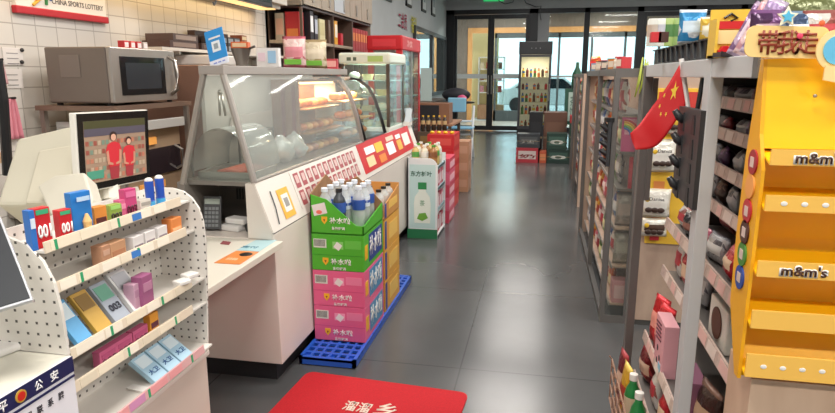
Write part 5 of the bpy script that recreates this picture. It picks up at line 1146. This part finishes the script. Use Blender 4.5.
for k, (x, y, c) in enumerate(((.50, 2.50, 6), (.50, 2.40, 6))):
    nm, c1, c2, c3 = PAL[c]
    pouch('jelly_bag', ['glossy bright red bag standing above the pink striped box', 'glossy bright red bag leaning at the far end of the seventh shelf'][k], 'snack bag', (x, y, .4245), -70, .11, .20, .05, 'C01C24', 'E83840', 'F0A090', seed=k, lean=-6)
goods('black_box', 'black box with white label lying low beside the yellow stand', 'box', (.62, 1.53, .424), -90, .14, .06, .22, '2C2A2A', None, lean=-14)
MB().box(-.03, .045, -.0325, -.029, .03, .08).build('white_label', mat('D8D4D0', .4), bpy.data.objects['black_box'])
goods('cream_box', 'cream box with a pale yellow print above the black box', 'box', (.56, 1.62, .714), -90, .13, .05, .12, 'D8D0B8', 'C8C070')
goods('pink_print_box', 'mauve box with a white outline print right of the near post', 'box', (.50, 1.90, .424), -90, .15, .05, .17, '8A5A70', 'C8A8B4')
# bottom wire basket with bottles
wbk = empty('wire_basket', (.46, 2.0, .1), 'tan wire basket hooked low on the aisle side of the nearest rack', 'basket')
bx0, bx1, by0, by1 = .345, .425, 1.74, 2.58
for z in (.12, .18, .24, .30): MB().tube([(bx0, by0, z), (bx0, by1, z)], .004, 6).build('long_wire', mat('B08C78', .4, .4), wbk)
for k in range(10):
    y = by0+(by1-by0)*k/9; MB().tube([(bx1, y, .12), (bx0, y, .12), (bx0, y, .30), (bx0-.012, y, .315)], .003, 6).build('upright_wire', mat('B08C78', .4, .4), wbk)
MB().box(bx0, bx1, by0, by1, .112, .117).build('basket_floor', mat('8A6A5C', .5), wbk)
for k in range(3):
    bottle('sauce_bottle', f'green bottle with white cap in the low wire basket, {["left","middle","right"][k]} one', 'bottle', (.385, [2.26, 2.12, 1.96][k], .118), .030, .28, mat('1E7A3C', .3), WHITE, mat(['C8B89A', 'B84038', 'C8B89A'][k], .4), 'green bottles in the low wire basket')
for k, (y, c) in enumerate(((2.38, 9), (2.50, 2), (1.84, 9))):
    nm, c1, c2, c3 = PAL[c]; pouch('snack_bag', f'{nm} bag in the low wire basket, {["beside the green bottles","at its far end","at its near end"][k]}', 'snack bag', (.385, y, .118), -80, .1, .26, .05, c1, c2, c3, seed=k)
# black hook strips
def hooks(name, label, x, y0, y1, z0, z1, rows, per):
    r = empty(name, (x, (y0+y1)/2, z0), label, 'hook strip')
    sl = MB().box(x-.010, x+.006, y0, y1, z0, z1)
    for i in range(rows):
        z = z0+(z1-z0)*(i+.45)/rows
        for j in range(per):
            y = y0+(y1-y0)*(j+.5)/per
            if j == per-1: MB().tube([(x-.008, y, z), (x-.022, y, z+.008), (x-.034, y, z+.026)], [.013, .011, .008], 8).build('hook', mat('232427', .4), r, smooth=True)
            sl.prism([(y-.018, z-.03), (y+.018, z-.03), (y+.010, z+.02), (y-.010, z+.02)], x-.0125, x-.009, 'x', 1)
    sl.build('back_plate', [mat('333437', .45), mat('1C1D1F', .5)], r)
    if per > 1: MB().tube([(.405, (y0+y1)/2, z1-.01), (.412, (y0+y1)/2, 1.4955)], .006, 8).build('hanger', BLACK, r)
    return r
hooks('hook_rack', 'wide black hook panel hanging on the aisle side of the nearest rack', .396, y_at(693, .386, 1.2), y_at(673, .386, 1.2), 1.165, 1.415, 4, 2)
hs_ = hooks('hook_rack', 'narrow black hook strip hanging from the second rack post', .396, 3.71, 3.79, .98, 1.235, 5, 1)
for k_ in range(5): MB().tube([(.39, 3.75, 1.0+.048*k_), (.345, 3.75, 1.025+.048*k_)], [.02, .008], 8).build('hook', mat('1E1F21', .4), hs_)
MB().tube([(.392, 3.75, 1.235), (.392, 3.75, 1.26)], .03, 10).build('top_knob', BLACK, hs_)
# flag on a white stick
fl_ = empty('small_flag', (.40, 1.99, 1.36), 'small red flag with yellow stars on a white stick', 'flag')
T0 = at(681.5, 59, Y=1.99); T1 = at(688, 109, Y=1.96)
MB().tube([T0, T1], .0075, 8).build('stick', mat('F6F4F2', .4), fl_)
c00, c10 = at(681, 62, Y=1.99), at(687, 103, Y=1.96); c01, c11 = at(629.5, 133, Y=1.93), at(637, 150, Y=1.90)
def fp_(u, v, off=0):    # u from stick to fly end, v from top edge to bottom edge
    a = c00*(1-v)+c10*v; b_ = c01*(1-v)+c11*v
    p = a*(1-u)+b_*u+Vector((0, 0, -.02*math.sin(PI*u)))
    bulge = math.sin(PI*u)*(Vector((0, 0, -.012))*v*2)
    return p+bulge+Vector((.3, -1, 0)).normalized()*(.010*math.sin(u*9+v*2.5)*(u)+off)
MB().grid(lambda u, v: tuple(fp_(u, v)), 24, 10).build('cloth', mat('CC1A20', .6), fl_, smooth=True, solid=.0012)
def star(cu, cv_, r, rot):
    pts = []
    for k in range(10):
        q = (r if k % 2 == 0 else r*.4); a = rot+k*PI/5
        pts.append(tuple(fp_(cu+q*math.cos(a)*.62, cv_+q*math.sin(a)*1.35, .0018)))
    cpt = tuple(fp_(cu, cv_, .0018))
    MB()._add([cpt]+pts, [(0, 1+k, 1+(k+1) % 10) for k in range(10)]).build('yellow_star', mat('F2C838', .5), fl_)
star(.17, .33, .135, .3)
for u, v in ((.33, .10), (.42, .20), (.42, .40), (.34, .55)): star(u, v, .04, .9)
# ---- goods on top of the near rack
def bcrate(z, lb):
    c = empty('folding_crate', (.6, 2.2, z), lb, 'crate')
    b = MB(); x0, x1, y0, y1 = .425, .80, 1.80, 2.60; h = .055
    b.box(x0, x1, y0, y1, z, z+.006)
    for q in ((x0, x0+.01, y0, y1), (x1-.01, x1, y0, y1), (x0, x1, y0, y0+.01), (x0, x1, y1-.01, y1)): b.box(*q, z+.006, z+h)
    rb = b
    for k in range(9): rb.prism([(y0+.03+.08*k, z+.006), (y0+.045+.08*k, z+.006), (y0+.070+.08*k, z+h-.004), (y0+.055+.08*k, z+h-.004)], x0-.006, x0, 'x', 1)
    for k in range(5): rb.box(x0+.03+.07*k, x0+.045+.07*k, y0-.006, y0, z+.006, z+h-.004, 1)
    rb.build('crate_body', [mat('1F2023', .4), mat('303236', .35)], c); MB().box(x0-.008, x1+.004, y0-.008, y1+.004, z+h-.004, z+h).build('rim', mat('2A2B2E', .35), c)
bcrate(1.541, 'black folding crate lying on top of the nearest rack')
def top_at(px_, Yv): return at(px_, 60, Y=Yv).x
for k, (px_, c_, lb) in enumerate(((651, 'D8D8D0', 'white paper roll upright on the black crates, leftmost'), (658, 'E2E4DC', 'second white paper roll on the black crates'), (666, 'A8C070', 'light green printed tube on the black crates, left'), (674, '98B468', 'light green printed tube on the black crates, right'))):
    o = MB().lathe([(.02, 0), (.02, .085), (.016, .09)], 16).build('upright_roll', mat(c_, .5), smooth='angle'); o.location = (top_at(px_, 2.28)+.0, 2.28, 1.5975)
    tag(o, lb, 'roll')
    MB().lathe([(.0205, .03), (.0205, .07)], 16).build('printed_band', mat(['C8B8A8', 'C8C8D0', '5A8A4C', '5A8A4C'][k], .5), o)
o = pouch('wet_wipe_pack', 'blue and white crumpled pack leaning on the black crates', 'pack', (top_at(689, 2.15), 2.15, 1.5975), 8, .085, .105, .04, '3A90C8', 'E4EAF0', 'D8E8F4', lean=0, seed=4)
pouch('tea_pack', 'yellow and white pack on the black crates next to the blue pack', 'pack', (top_at(702, 2.15)+.005, 2.12, 1.5975), -4, .055, .08, .035, 'E0B848', 'E8E0C8', 'F0E8D0', seed=2)
for k, (px_, c_) in enumerate(((655, 'C83038'), (662, '4A2C28'))):
    goods('small_box', ['tiny red box at the left edge of the black crates', 'tiny dark box beside the red one on the black crates'][k], 'box', (top_at(px_, 2.0)-.0, 2.02, 1.5975), 0, .03, .03, .03, c_)
tb2 = empty('toy_display_box', (.45, 1.6, 1.541), 'yellow display box with red header stripe and red toy cars', 'display box')
qx0, qx1 = top_at(711, 1.62), top_at(757, 1.62)
MB().box(qx0, qx1, 1.66, 1.668, 1.541, 1.655).box(qx0, qx0+.006, 1.60, 1.66, 1.541, 1.63).box(qx1-.006, qx1, 1.60, 1.66, 1.541, 1.63).box(qx0, qx1, 1.58, 1.66, 1.541, 1.547).build('yellow_case', mat('E8C048', .4), tb2)
MB().box(qx0+.002, qx1-.002, 1.656, 1.6598, 1.610, 1.628).build('red_stripe', mat('C8262C', .4), tb2)
MB().box(qx0+.01, qx1-.01, 1.655, 1.6598, 1.575, 1.607).build('cream_print', mat('EBD8A0', .4), tb2)
MB().tube([(qx0+.03, 1.657, 1.635), (qx0+.045, 1.657, 1.645), (qx0+.06, 1.657, 1.635), (qx0+.045, 1.657, 1.628)], .003, 6).build('black_scroll', BLACK, tb2)
MB().box(qx0+.075, qx0+.09, 1.652, 1.655, 1.58, 1.60).build('black_print', BLACK, tb2)
for k in range(3):
    x = qx0+.025+.035*k; t = empty('toy_car', (x, 1.605, 1.548), f'tiny red toy car in the yellow display box, {["left","middle","right"][k]} one', 'toy car', 'red toy cars in the yellow box')
    MB().prism([(-.017, .004), (.017, .004), (.017, .011), (.009, .012), (.005, .020), (-.008, .020), (-.012, .012), (-.017, .011)], -.010, .010, 'y', M=TR(x, 1.605, 1.548)).build('car_body', mat('C8202A', .25), t, bevel=.001)
    for a in (-.009, .009): MB().tube([(x+a, 1.594, 1.552), (x+a, 1.616, 1.552)], .004, 10).build('wheel', BLACK, t)
MB().prism([(x, z) for x, z in ((0, 0), (.1, 0), (.1, .01), (0, .01))], 1.50, 1.57, 'y', M=TR(qx0-.01, 0, 1.541)).build('dark_tray', mat('2A2426', .5), None)
tag(bpy.data.objects['dark_tray'], 'dark shallow tray in front of the yellow toy box', 'tray')
for k, (px_, yv, c, a) in enumerate(((744, 1.50, 4, -22), (751, 1.46, 10, -26), (758, 1.42, 4, -30))):
    nm, c1, c2, c3 = PAL[c]
    o = pouch('candy_bag', f'{["mauve","pink","lilac"][k]} striped candy bag leaning between the toy box and yellow stand, {["left","middle","right"][k]}', 'candy bag', (top_at(px_, yv)-.02, yv, 1.541), 0, .04, .12, .02, ['8A6A90', 'D8A0A8', 'A890B8'][k], ['C8B0C8', 'E8C8C8', 'D0C0D8'][k], 'E0D0DC', seed=k)
    o.rotation_euler = (0, math.radians(24), 0)
# ---- second rack with its end panel
g2r = empty('shelving_rack', (.75, 4.9, 0), 'second grey shelving rack beyond the cross aisle with a wooden end', 'rack')
frame_posts(g2r, .42, (3.78, 4.84, 6.09), GP)
MB().box(.41, .44, 3.81, 6.06, .0, .05).build('plinth', mat('4A4846', .5), g2r)
ef = MB().box(.41, .435, 3.742, 3.752, 0, 1.54).box(.545, .575, 3.742, 3.752, 0, 1.54).box(.435, .545, 3.742, 3.752, 1.49, 1.54).box(.435, .545, 3.742, 3.752, 0, .05)
ef.build('end_frame', GP, g2r)
MB().box(.435, .545, 3.746, 3.749, .05, 1.49).build('end_glass', glass('EEEEEA', .04, .04), g2r)
MB().box(.575, 1.12, 3.742, 3.765, .035, 1.53).build('end_board', PW, g2r)
MB().box(.575, 1.12, 3.745, 3.765, 0, .035).build('end_plinth', mat('4A4846', .5), g2r)
MB().box(1.10, 1.13, 3.765, 6.10, 0, 1.54).build('back_panel', PW, g2r)
MB().box(.43, 1.10, 6.07, 6.10, .0, 1.54).build('end_board', PW, g2r)
MB().box(.43, .58, 3.766, 6.07, 1.51, 1.53).build('top_board', mat('8E8A86', .5), g2r)
Z2 = [1.28, 1.06, .84, .60, .36, .12]
rnd = random.Random(23)
for i, z in enumerate(Z2):
    s = MB().box(.465, .62+.08*i, 3.77, 6.06, z-.012, z).build('shelf', PW if i > 2 else SH, g2r); MB().box(.459, .465, 3.77, 6.06, z-.018, z+.004).build('price_rail', mat('9A9490', .4), s)
    for k in range(12):
        y = 4.00+.177*k; c = [7, 5, 1, 10, 7, 8, 9, 11][(k*3+i*5) % 8]; nm, c1, c2, c3 = PAL[c]
        pouch('snack_bag', f'{nm} snack bag, {lvl[i]} shelf of second rack, {ORD[k]} from near end', 'snack bag', (.502, y, z), -90, .16, .195*rnd.uniform(.93, 1.03), .055, c1, c2, c3, f'snack bags on the {lvl[i]} shelf of the second rack', seed=k+i)
o = goods('rainbow_pack', 'pink pack with a rainbow print behind the end glass of the second rack', 'pack', (.545, 3.80, 1.061), 0, .15, .03, .20, 'D0508A', 'E8A0B8', band=(.5, .95))
for k, c_ in enumerate(('C83038', 'E8A030', 'E8D848', '4AA858', '3C70C0')):
    r = .085-.012*k; pts = [(-.065+r*math.sin(a*PI/16), -.0165, .10+r*math.cos(a*PI/16)) for a in range(9)]
    MB().tube(pts, .006, 6).build('rainbow_arc', mat(c_, .4), o)
goods('pink_tray', 'pink shallow tray low behind the end glass of the second rack', 'tray', (.54, 3.83, .121), 0, .13, .1, .14, 'D89AA0', 'E8C0C0')
pouch('clear_bag', 'pale clear bag of goods above the pink tray behind the end glass', 'bag', (.535, 3.83, .361), 4, .13, .21, .04, 'CCC8C0', 'B8B4A8', 'DCD8CC', seed=3)
pouch('pale_bag', 'pale silver bag halfway up behind the end glass of the second rack', 'bag', (.535, 3.83, .601), -4, .13, .21, .04, 'C4BEB8', 'B0A8A4', 'D8C8C0', seed=5)
goods('red_strip_pack', 'tall narrow red pack at the right of the end glass', 'pack', (.535, 3.785, .841), 0, .022, .012, .19, 'C0283C', 'D84858')
yb = empty('yellow_hang_board', (.75, 3.73, .5), 'yellow hanging board with biscuit packs on the wooden rack end', 'display board')
MB().box(.635, .87, 3.728, 3.741, .525, 1.43).build('board', mat('E4B83C', .45, noise=.04), yb, bevel=.002)
MB().box(.65, .86, 3.725, 3.728, 1.30, 1.41).build('header_print', mat('C84038', .4), yb)
for k, z in enumerate((.80, 1.02, .60)): MB().box(.66, .72, 3.724, 3.728, z, z+.1).build('orange_print', mat('D88A4C', .4), yb)
for k, (px_, py_, w_, h_) in enumerate(((661, 172, .155, .19), (654, 217, .165, .17), (653, 236, .15, .11), (672, 134, .13, .15))):
    p = at(px_, py_, Y=3.70)
    o = pouch('biscuit_bag', ['white bag of dark biscuits hanging in the middle of the yellow board', 'white bag of dark biscuits hanging lower on the yellow board', 'dark biscuit bag at the bottom of the yellow board', 'white and yellow bag near the top of the yellow board'][k], 'biscuit bag', (p.x, 3.695, p.z), [4, -5, 3, -2][k], w_, h_, .045, 'E6E2D8', 'DCD6C4', ['E8E4DC', 'E8E4DC', '4A3226', 'D8B040'][k], seed=k)
    for j in range(3): MB(TR(-.035+.033*j, -.022, h_*.27)).ball((0, 0, 0), .021, sq=(1, .4, .75)).build('dark_biscuit_print', mat('3A2820', .4), o)
    MB().ball((-.045, -.018, h_*.62), .014, sq=(1, .3, 1)).build('yellow_roundel', mat('D8B030', .4), o)
    if k < 2: text('Danisa', (.005, -.0265, h_*.66), w_*.5, .02, '-y', mat('3A3838', .4), o, bold=.01)
p0_ = at(641, 216, Y=3.70)
goods('red_label_pack', 'small red and cream pack at the lower left of the yellow board', 'pack', (.685, 3.715, .55), 0, .05, .02, .13, 'B82C34', 'D89890')
# goods on top of the second rack
tops = [('C83840', 'red'), ('E8E4D8', 'white'), ('D88A38', 'orange'), ('8A8C94', 'grey'), ('4A4A52', 'dark grey'), ('B8323A', 'deep red'), ('C8B8A0', 'beige'), ('5A3A34', 'brown'), ('7A9AB8', 'pale blue'), ('E0C040', 'yellow')]
for k, (c_, nm) in enumerate(tops):
    y = 3.90+.23*k
    if k % 2 == 0: goods('snack_box', f'{nm} small box on top of the second rack, {ORD[k]} from the near end', 'box', (.47, y, 1.541), -80+3*k, .10, .06, .065, c_, 'E8DCCC')
    else: tag(bottle('snack_jar', f'{nm} capped jar on top of the second rack, {ORD[k]} from the near end', 'jar', (.47, y, 1.541), .035, .075, mat(c_, .3), mat('C83038' if k % 4 == 1 else '2C2C30', .4), mat('E0D8C8', .4), neck=.8))
pm = pouch('plush_toy', 'small orange and red stuffed bag at the far end of the second rack top', 'bag', (.47, 5.95, 1.541), -60, .14, .13, .09, 'C85028', 'E8A838', 'D83838', seed=3)
# yellow green streamer
sb = MB(); 
for k in range(5):
    x = .55+.008*(k % 3)+.006*k; sb.tube([(x, 3.735-.006*(k % 2), 1.60-.01*k), (x-.012+.008*(k % 4), 3.725, 1.48), (x-.030+.008*k, 3.722, 1.38+.02*(k % 3))], [.004, .009, .004], 6)
tag(sb.build('streamer_bunch', mat('A8B448', .5), smooth=True), 'bright yellow green streamer bunch hanging at the second rack corner', 'streamer')
# ---- third and fourth racks
def far_rack(y0, y1, x, lb, seed, short):
    r = empty('shelving_rack', (x+.35, (y0+y1)/2, 0), lb, 'rack')
    ys = (y0+.03, (y0+y1)/2, y1-.03); frame_posts(r, x, ys, GP, 1.52)
    MB().box(x, x+.7, y0-.012, y0, 0, 1.52).build('end_board', PW, r); MB().box(x+.66, x+.7, y0, y1, 0, 1.52).build('back_panel', PW, r); MB().box(x+.02, x+.66, y1-.02, y1, 0, 1.5).build('end_board', PW, r)
    for i in range(5):
        z = .15+.27*i; s = MB().box(x+.04, x+.66, y0+.005, y1-.02, z-.012, z).build('shelf', SH, r); MB().box(x+.034, x+.04, y0+.005, y1-.03, z-.03, z+.006).build('price_rail', RAILM, s)
        for k in range(8):
            c = [8, 7, 5, 6, 9, 11, 8, 10][(k*3+i+seed) % 8]; nm, c1, c2, c3 = PAL[c]
            pouch('snack_bag', f'{nm} bag, {["lowest","second","third","fourth","top"][i]} shelf of {short}, {ORD[k]} from near end', 'snack bag', (x+.09, y0+.16+k*(y1-y0-.3)/7, z), -90, .16, .22, .06, c1, c2, c3, f'bags on {short}', seed=k)
far_rack(7.25, 9.3, .455, 'third grey shelving rack further down the aisle', 2, 'the third rack')
far_rack(10.2, 12.4, 1.10, 'fourth shelving rack farthest down the aisle', 4, 'the fourth rack')
# ================================================================== yellow chocolate display stand
dsp = empty('yellow_display_stand', (.56, 1.2, .94), 'bright yellow candy display stand with four empty trays in the right foreground', 'display stand')
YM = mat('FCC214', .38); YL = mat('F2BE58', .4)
dx0, dx1, dyf, dyb = .383, .78, 1.145, 1.245
zt5 = at(737, 378, Y=1.145).z
MB().prism([(dyf+.014, zt5), (dyf+.02, zt5), (dyb-.012, zt5+.12), (dyb-.004, 1.2), (dyb-.008, 1.35), (dyb-.035, 1.545), (dyb-.041, 1.545), (dyb-.014, 1.35), (dyb-.010, 1.2), (dyb-.018, zt5+.12)], dx0, dx1, 'x').build('back_panel', YM, dsp)
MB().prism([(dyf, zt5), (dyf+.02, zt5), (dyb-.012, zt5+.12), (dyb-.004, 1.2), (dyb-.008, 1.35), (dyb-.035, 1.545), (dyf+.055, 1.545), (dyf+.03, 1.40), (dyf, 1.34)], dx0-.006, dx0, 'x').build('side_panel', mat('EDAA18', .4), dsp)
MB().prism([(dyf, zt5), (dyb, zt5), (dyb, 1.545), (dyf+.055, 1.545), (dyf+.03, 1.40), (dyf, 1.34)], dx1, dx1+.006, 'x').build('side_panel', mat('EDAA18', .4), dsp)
MB().prism([(dyf+.03, 1.375), (dyf+.036, 1.375), (dyf+.06, 1.545), (dyf+.054, 1.545)], dx0, dx1, 'x').build('header_panel', YM, dsp)
lips = [(149, 165, 'm&m\'s'), (195, 211, 'd'), (261, 277, 'm&m\'s'), (310, 328, None), (354, 377, 'd')]
for i, (pa, pb_, kd) in enumerate(lips):
    za = at(775 if i < 3 else 760, pa, Y=dyf-.012).z; zb2 = at(775 if i < 3 else 760, pb_, Y=dyf-.012).z
    t = MB().prism([(dyf-.012, zb2), (dyb-.03, zb2+.024), (dyb-.03, zb2+.028), (dyf-.012, zb2+.004)], dx0+.001, dx1-.001, 'x').build('tray', YM, dsp)
    MB().box(dx0+.001, dx1-.001, dyf-.016, dyf-.012, zb2, za).build('tray_lip', YL, t)
    zc_ = (za+zb2)/2
    if kd == 'd':
        for k in range(9): MB(TR(dx0+.03+.032*k, dyf-.0162, zc_)).ball((0, 0, 0), .0042, sq=(1.3, .2, 1)).build('white_dot', WHITE, t)
    elif kd:
        for j in range(2):
            cx = at(817, 156, Y=dyf-.016).x+.19*j
            text('m&m\'s', (cx+.004, dyf-.0165, zc_), .078, .023, '-y', mat('F4F0EA', .4), t, bold=.06, ext=.0004)
            text('m&m\'s', (cx+.004, dyf-.0172, zc_), .072, .019, '-y', mat('4A2A1C', .4), t, bold=.02, ext=.0006)
for k, (px_, py_, c_) in enumerate(((754, 162, 'A81E2C'), (751, 186, 'EFA050'), (748, 211, 'B82430'), (745.5, 232, '4A2018'), (743, 254, '4A8A38'), (740.5, 277, '2A4A9C'))):
    p = at(px_, py_, X=dx0-.006)
    b = MB().tube([(dx0-.0062, p.y, p.z), (dx0-.009, p.y, p.z)], .0225, 24).build('round_badge', mat(c_, .4), dsp)
    if k != 1: MB(TR(dx0-.0092, p.y, p.z)).box(-.0008, 0, -.009, .009, -.009, .009).build('white_letter_mark', mat('D8C0B8', .4), b)
MB().tube([(dx0-.0062, at(746, 220, X=dx0-.006).y, at(754, 150, X=dx0).z), (dx0-.0066, at(744, 220, X=dx0-.006).y, at(740, 290, X=dx0).z)], .001, 6).build('edge_line', YL, dsp)
# take-me sign fixed on the header
sgn = MB(TR(at(786.5, 42, Y=dyf+.03).x, dyf+.03, at(786.5, 42, Y=dyf+.03).z) @ RY(2))
def rrect(w, h, r):
    return [(cx+r*math.cos(math.radians(a0+15*k)), cy+r*math.sin(math.radians(a0+15*k))) for cx, cy, a0 in ((w/2-r, h/2-r, 0), (-w/2+r, h/2-r, 90), (-w/2+r, -h/2+r, 180), (w/2-r, -h/2+r, 270)) for k in range(7)]
sgn.prism(rrect(.128, .052, .014), 0, .004, 'y'); sgn.build('cream_sign', mat('F4D088', .4), dsp)
cs = at(786.5, 42, Y=dyf+.03)
for ch_, px_ in (('带', 769), ('我', 788.5), ('走', 807)):
    q = at(px_, 42.5, Y=dyf+.028); text(ch_, (q.x, dyf+.0285, q.z), .036, .040, '-y', mat('8A3216', .4), dsp, bold=.045)
for k, (px_, py_) in enumerate(((800, 36), )):
    q = at(px_, py_, Y=dyf+.026); MB(TR(*q)).ball((0, 0, 0), .005, sq=(1, .3, 1)).build('pink_flower', mat('E84868', .4), dsp)
q = at(787, 17, Y=dyf+.03); sp_ = []
for k in range(10):
    r = .017 if k % 2 == 0 else .0085; sp_.append((q.x+r*math.sin(k*PI/5), q.z+r*math.cos(k*PI/5)))
MB().prism(sp_, dyf+.026, dyf+.03, 'y').build('white_star', mat('F4ECD0', .4), dsp)
sp_ = [(q.x+(a-q.x)*.62, q.z+(b_-q.z)*.62) for a, b_ in sp_]; MB().prism(sp_, dyf+.024, dyf+.026, 'y').build('blue_star', mat('58B8DC', .4), dsp)
for (xa, ya, xb, yb_, w_) in ((757, 25, 800, 35, .006), (760, 59, 812, 55, .004), (795, 27, 818, 36, .004)):
    A_, B_ = at(xa, ya, Y=dyf+.04), at(xb, yb_, Y=dyf+.04); MB().tube([A_, B_], [w_*.2, w_], 6).build('paper_ray', mat('F6DCC0', .4), dsp)
q = at(822, 23, Y=dyf+.03); MB(TR(*q)).ball((0, 0, 0), .005, sq=(1, .3, 1)).build('orange_flower', mat('E86A3C', .4), dsp)
q = at(838, 50, Y=dyf+.02)
MB(TR(*q)).tube([(0, -.004, 0), (0, 0, 0)], .034, 28).build('round_cream_panel', mat('F6D898', .4), dsp)
MB(TR(*q)).tube([(0, -.006, .0), (0, -.004, .0)], .024, 28).build('round_blue_panel', mat('68BCE0', .4), dsp)
MB().prism([(at(822, 80, Y=1.16).x, at(822, 80, Y=1.16).z), (at(824, 68, Y=1.16).x, at(824, 66, Y=1.16).z), (dx0+.17, at(835, 66, Y=1.16).z), (dx0+.17, at(835, 92, Y=1.16).z)], dyf+.010, dyf+.014, 'y').build('cream_tab', mat('F6D898', .4), dsp)
q = at(815, 96, Y=dyf+.03); MB(TR(*q)).ball((0, 0, 0), .0035).build('screw', STEEL, dsp)
# plinth under the stand
tag(MB().box(.405, .78, 1.155, 1.288, 0, zt5-.004).build('wooden_plinth', wood('C9A98F', 'D8BAA0', (1, 1, .35))), 'pale wooden plinth under the yellow display stand', 'plinth')
wsb = tag(MB().box(.375, .402, 1.24, 1.40, .90, .915).build('grey_ledge', mat('C8C6C4', .4)), 'white edged grey ledge jutting beside the wooden plinth', 'ledge')
bpy.data.objects.remove(wsb)
# bags lying on top behind the stand header
for k, (px_, yv, w_, h_, c, lb, rz_) in enumerate(((783, 1.30, .08, .01, 8, 'clear green and orange toy bag on top behind the sign', 0), (805, 1.30, .09, .035, 11, 'small blue and white packet on top behind the star', 6), (828, 1.29, .09, .035, 7, 'white packet on top at the right picture edge', -4), (768, 1.32, .07, .04, 4, 'mauve packet on top at the left end of the yellow stand', 5))):
    nm, c1, c2, c3 = PAL[c]; p = at(px_, 30, Y=yv)
    if c == 8: c1, c2, c3 = '8C9A78', 'B8A890', 'C87848'
    if c == 11: c1, c2 = '3E5070', '7890A8'
    pouch('toy_packet', lb, 'packet', (p.x, yv, 1.5415), rz_, w_, h_+.04, .04, c1, c2, c3, seed=k)
o = pouch('olive_bag', 'large olive green bag lying on top at the upper right corner', 'bag', (.62, 1.44, 1.5415), -12, .34, .125, .08, '6A7048', '8A9060', '787E50', seed=2)
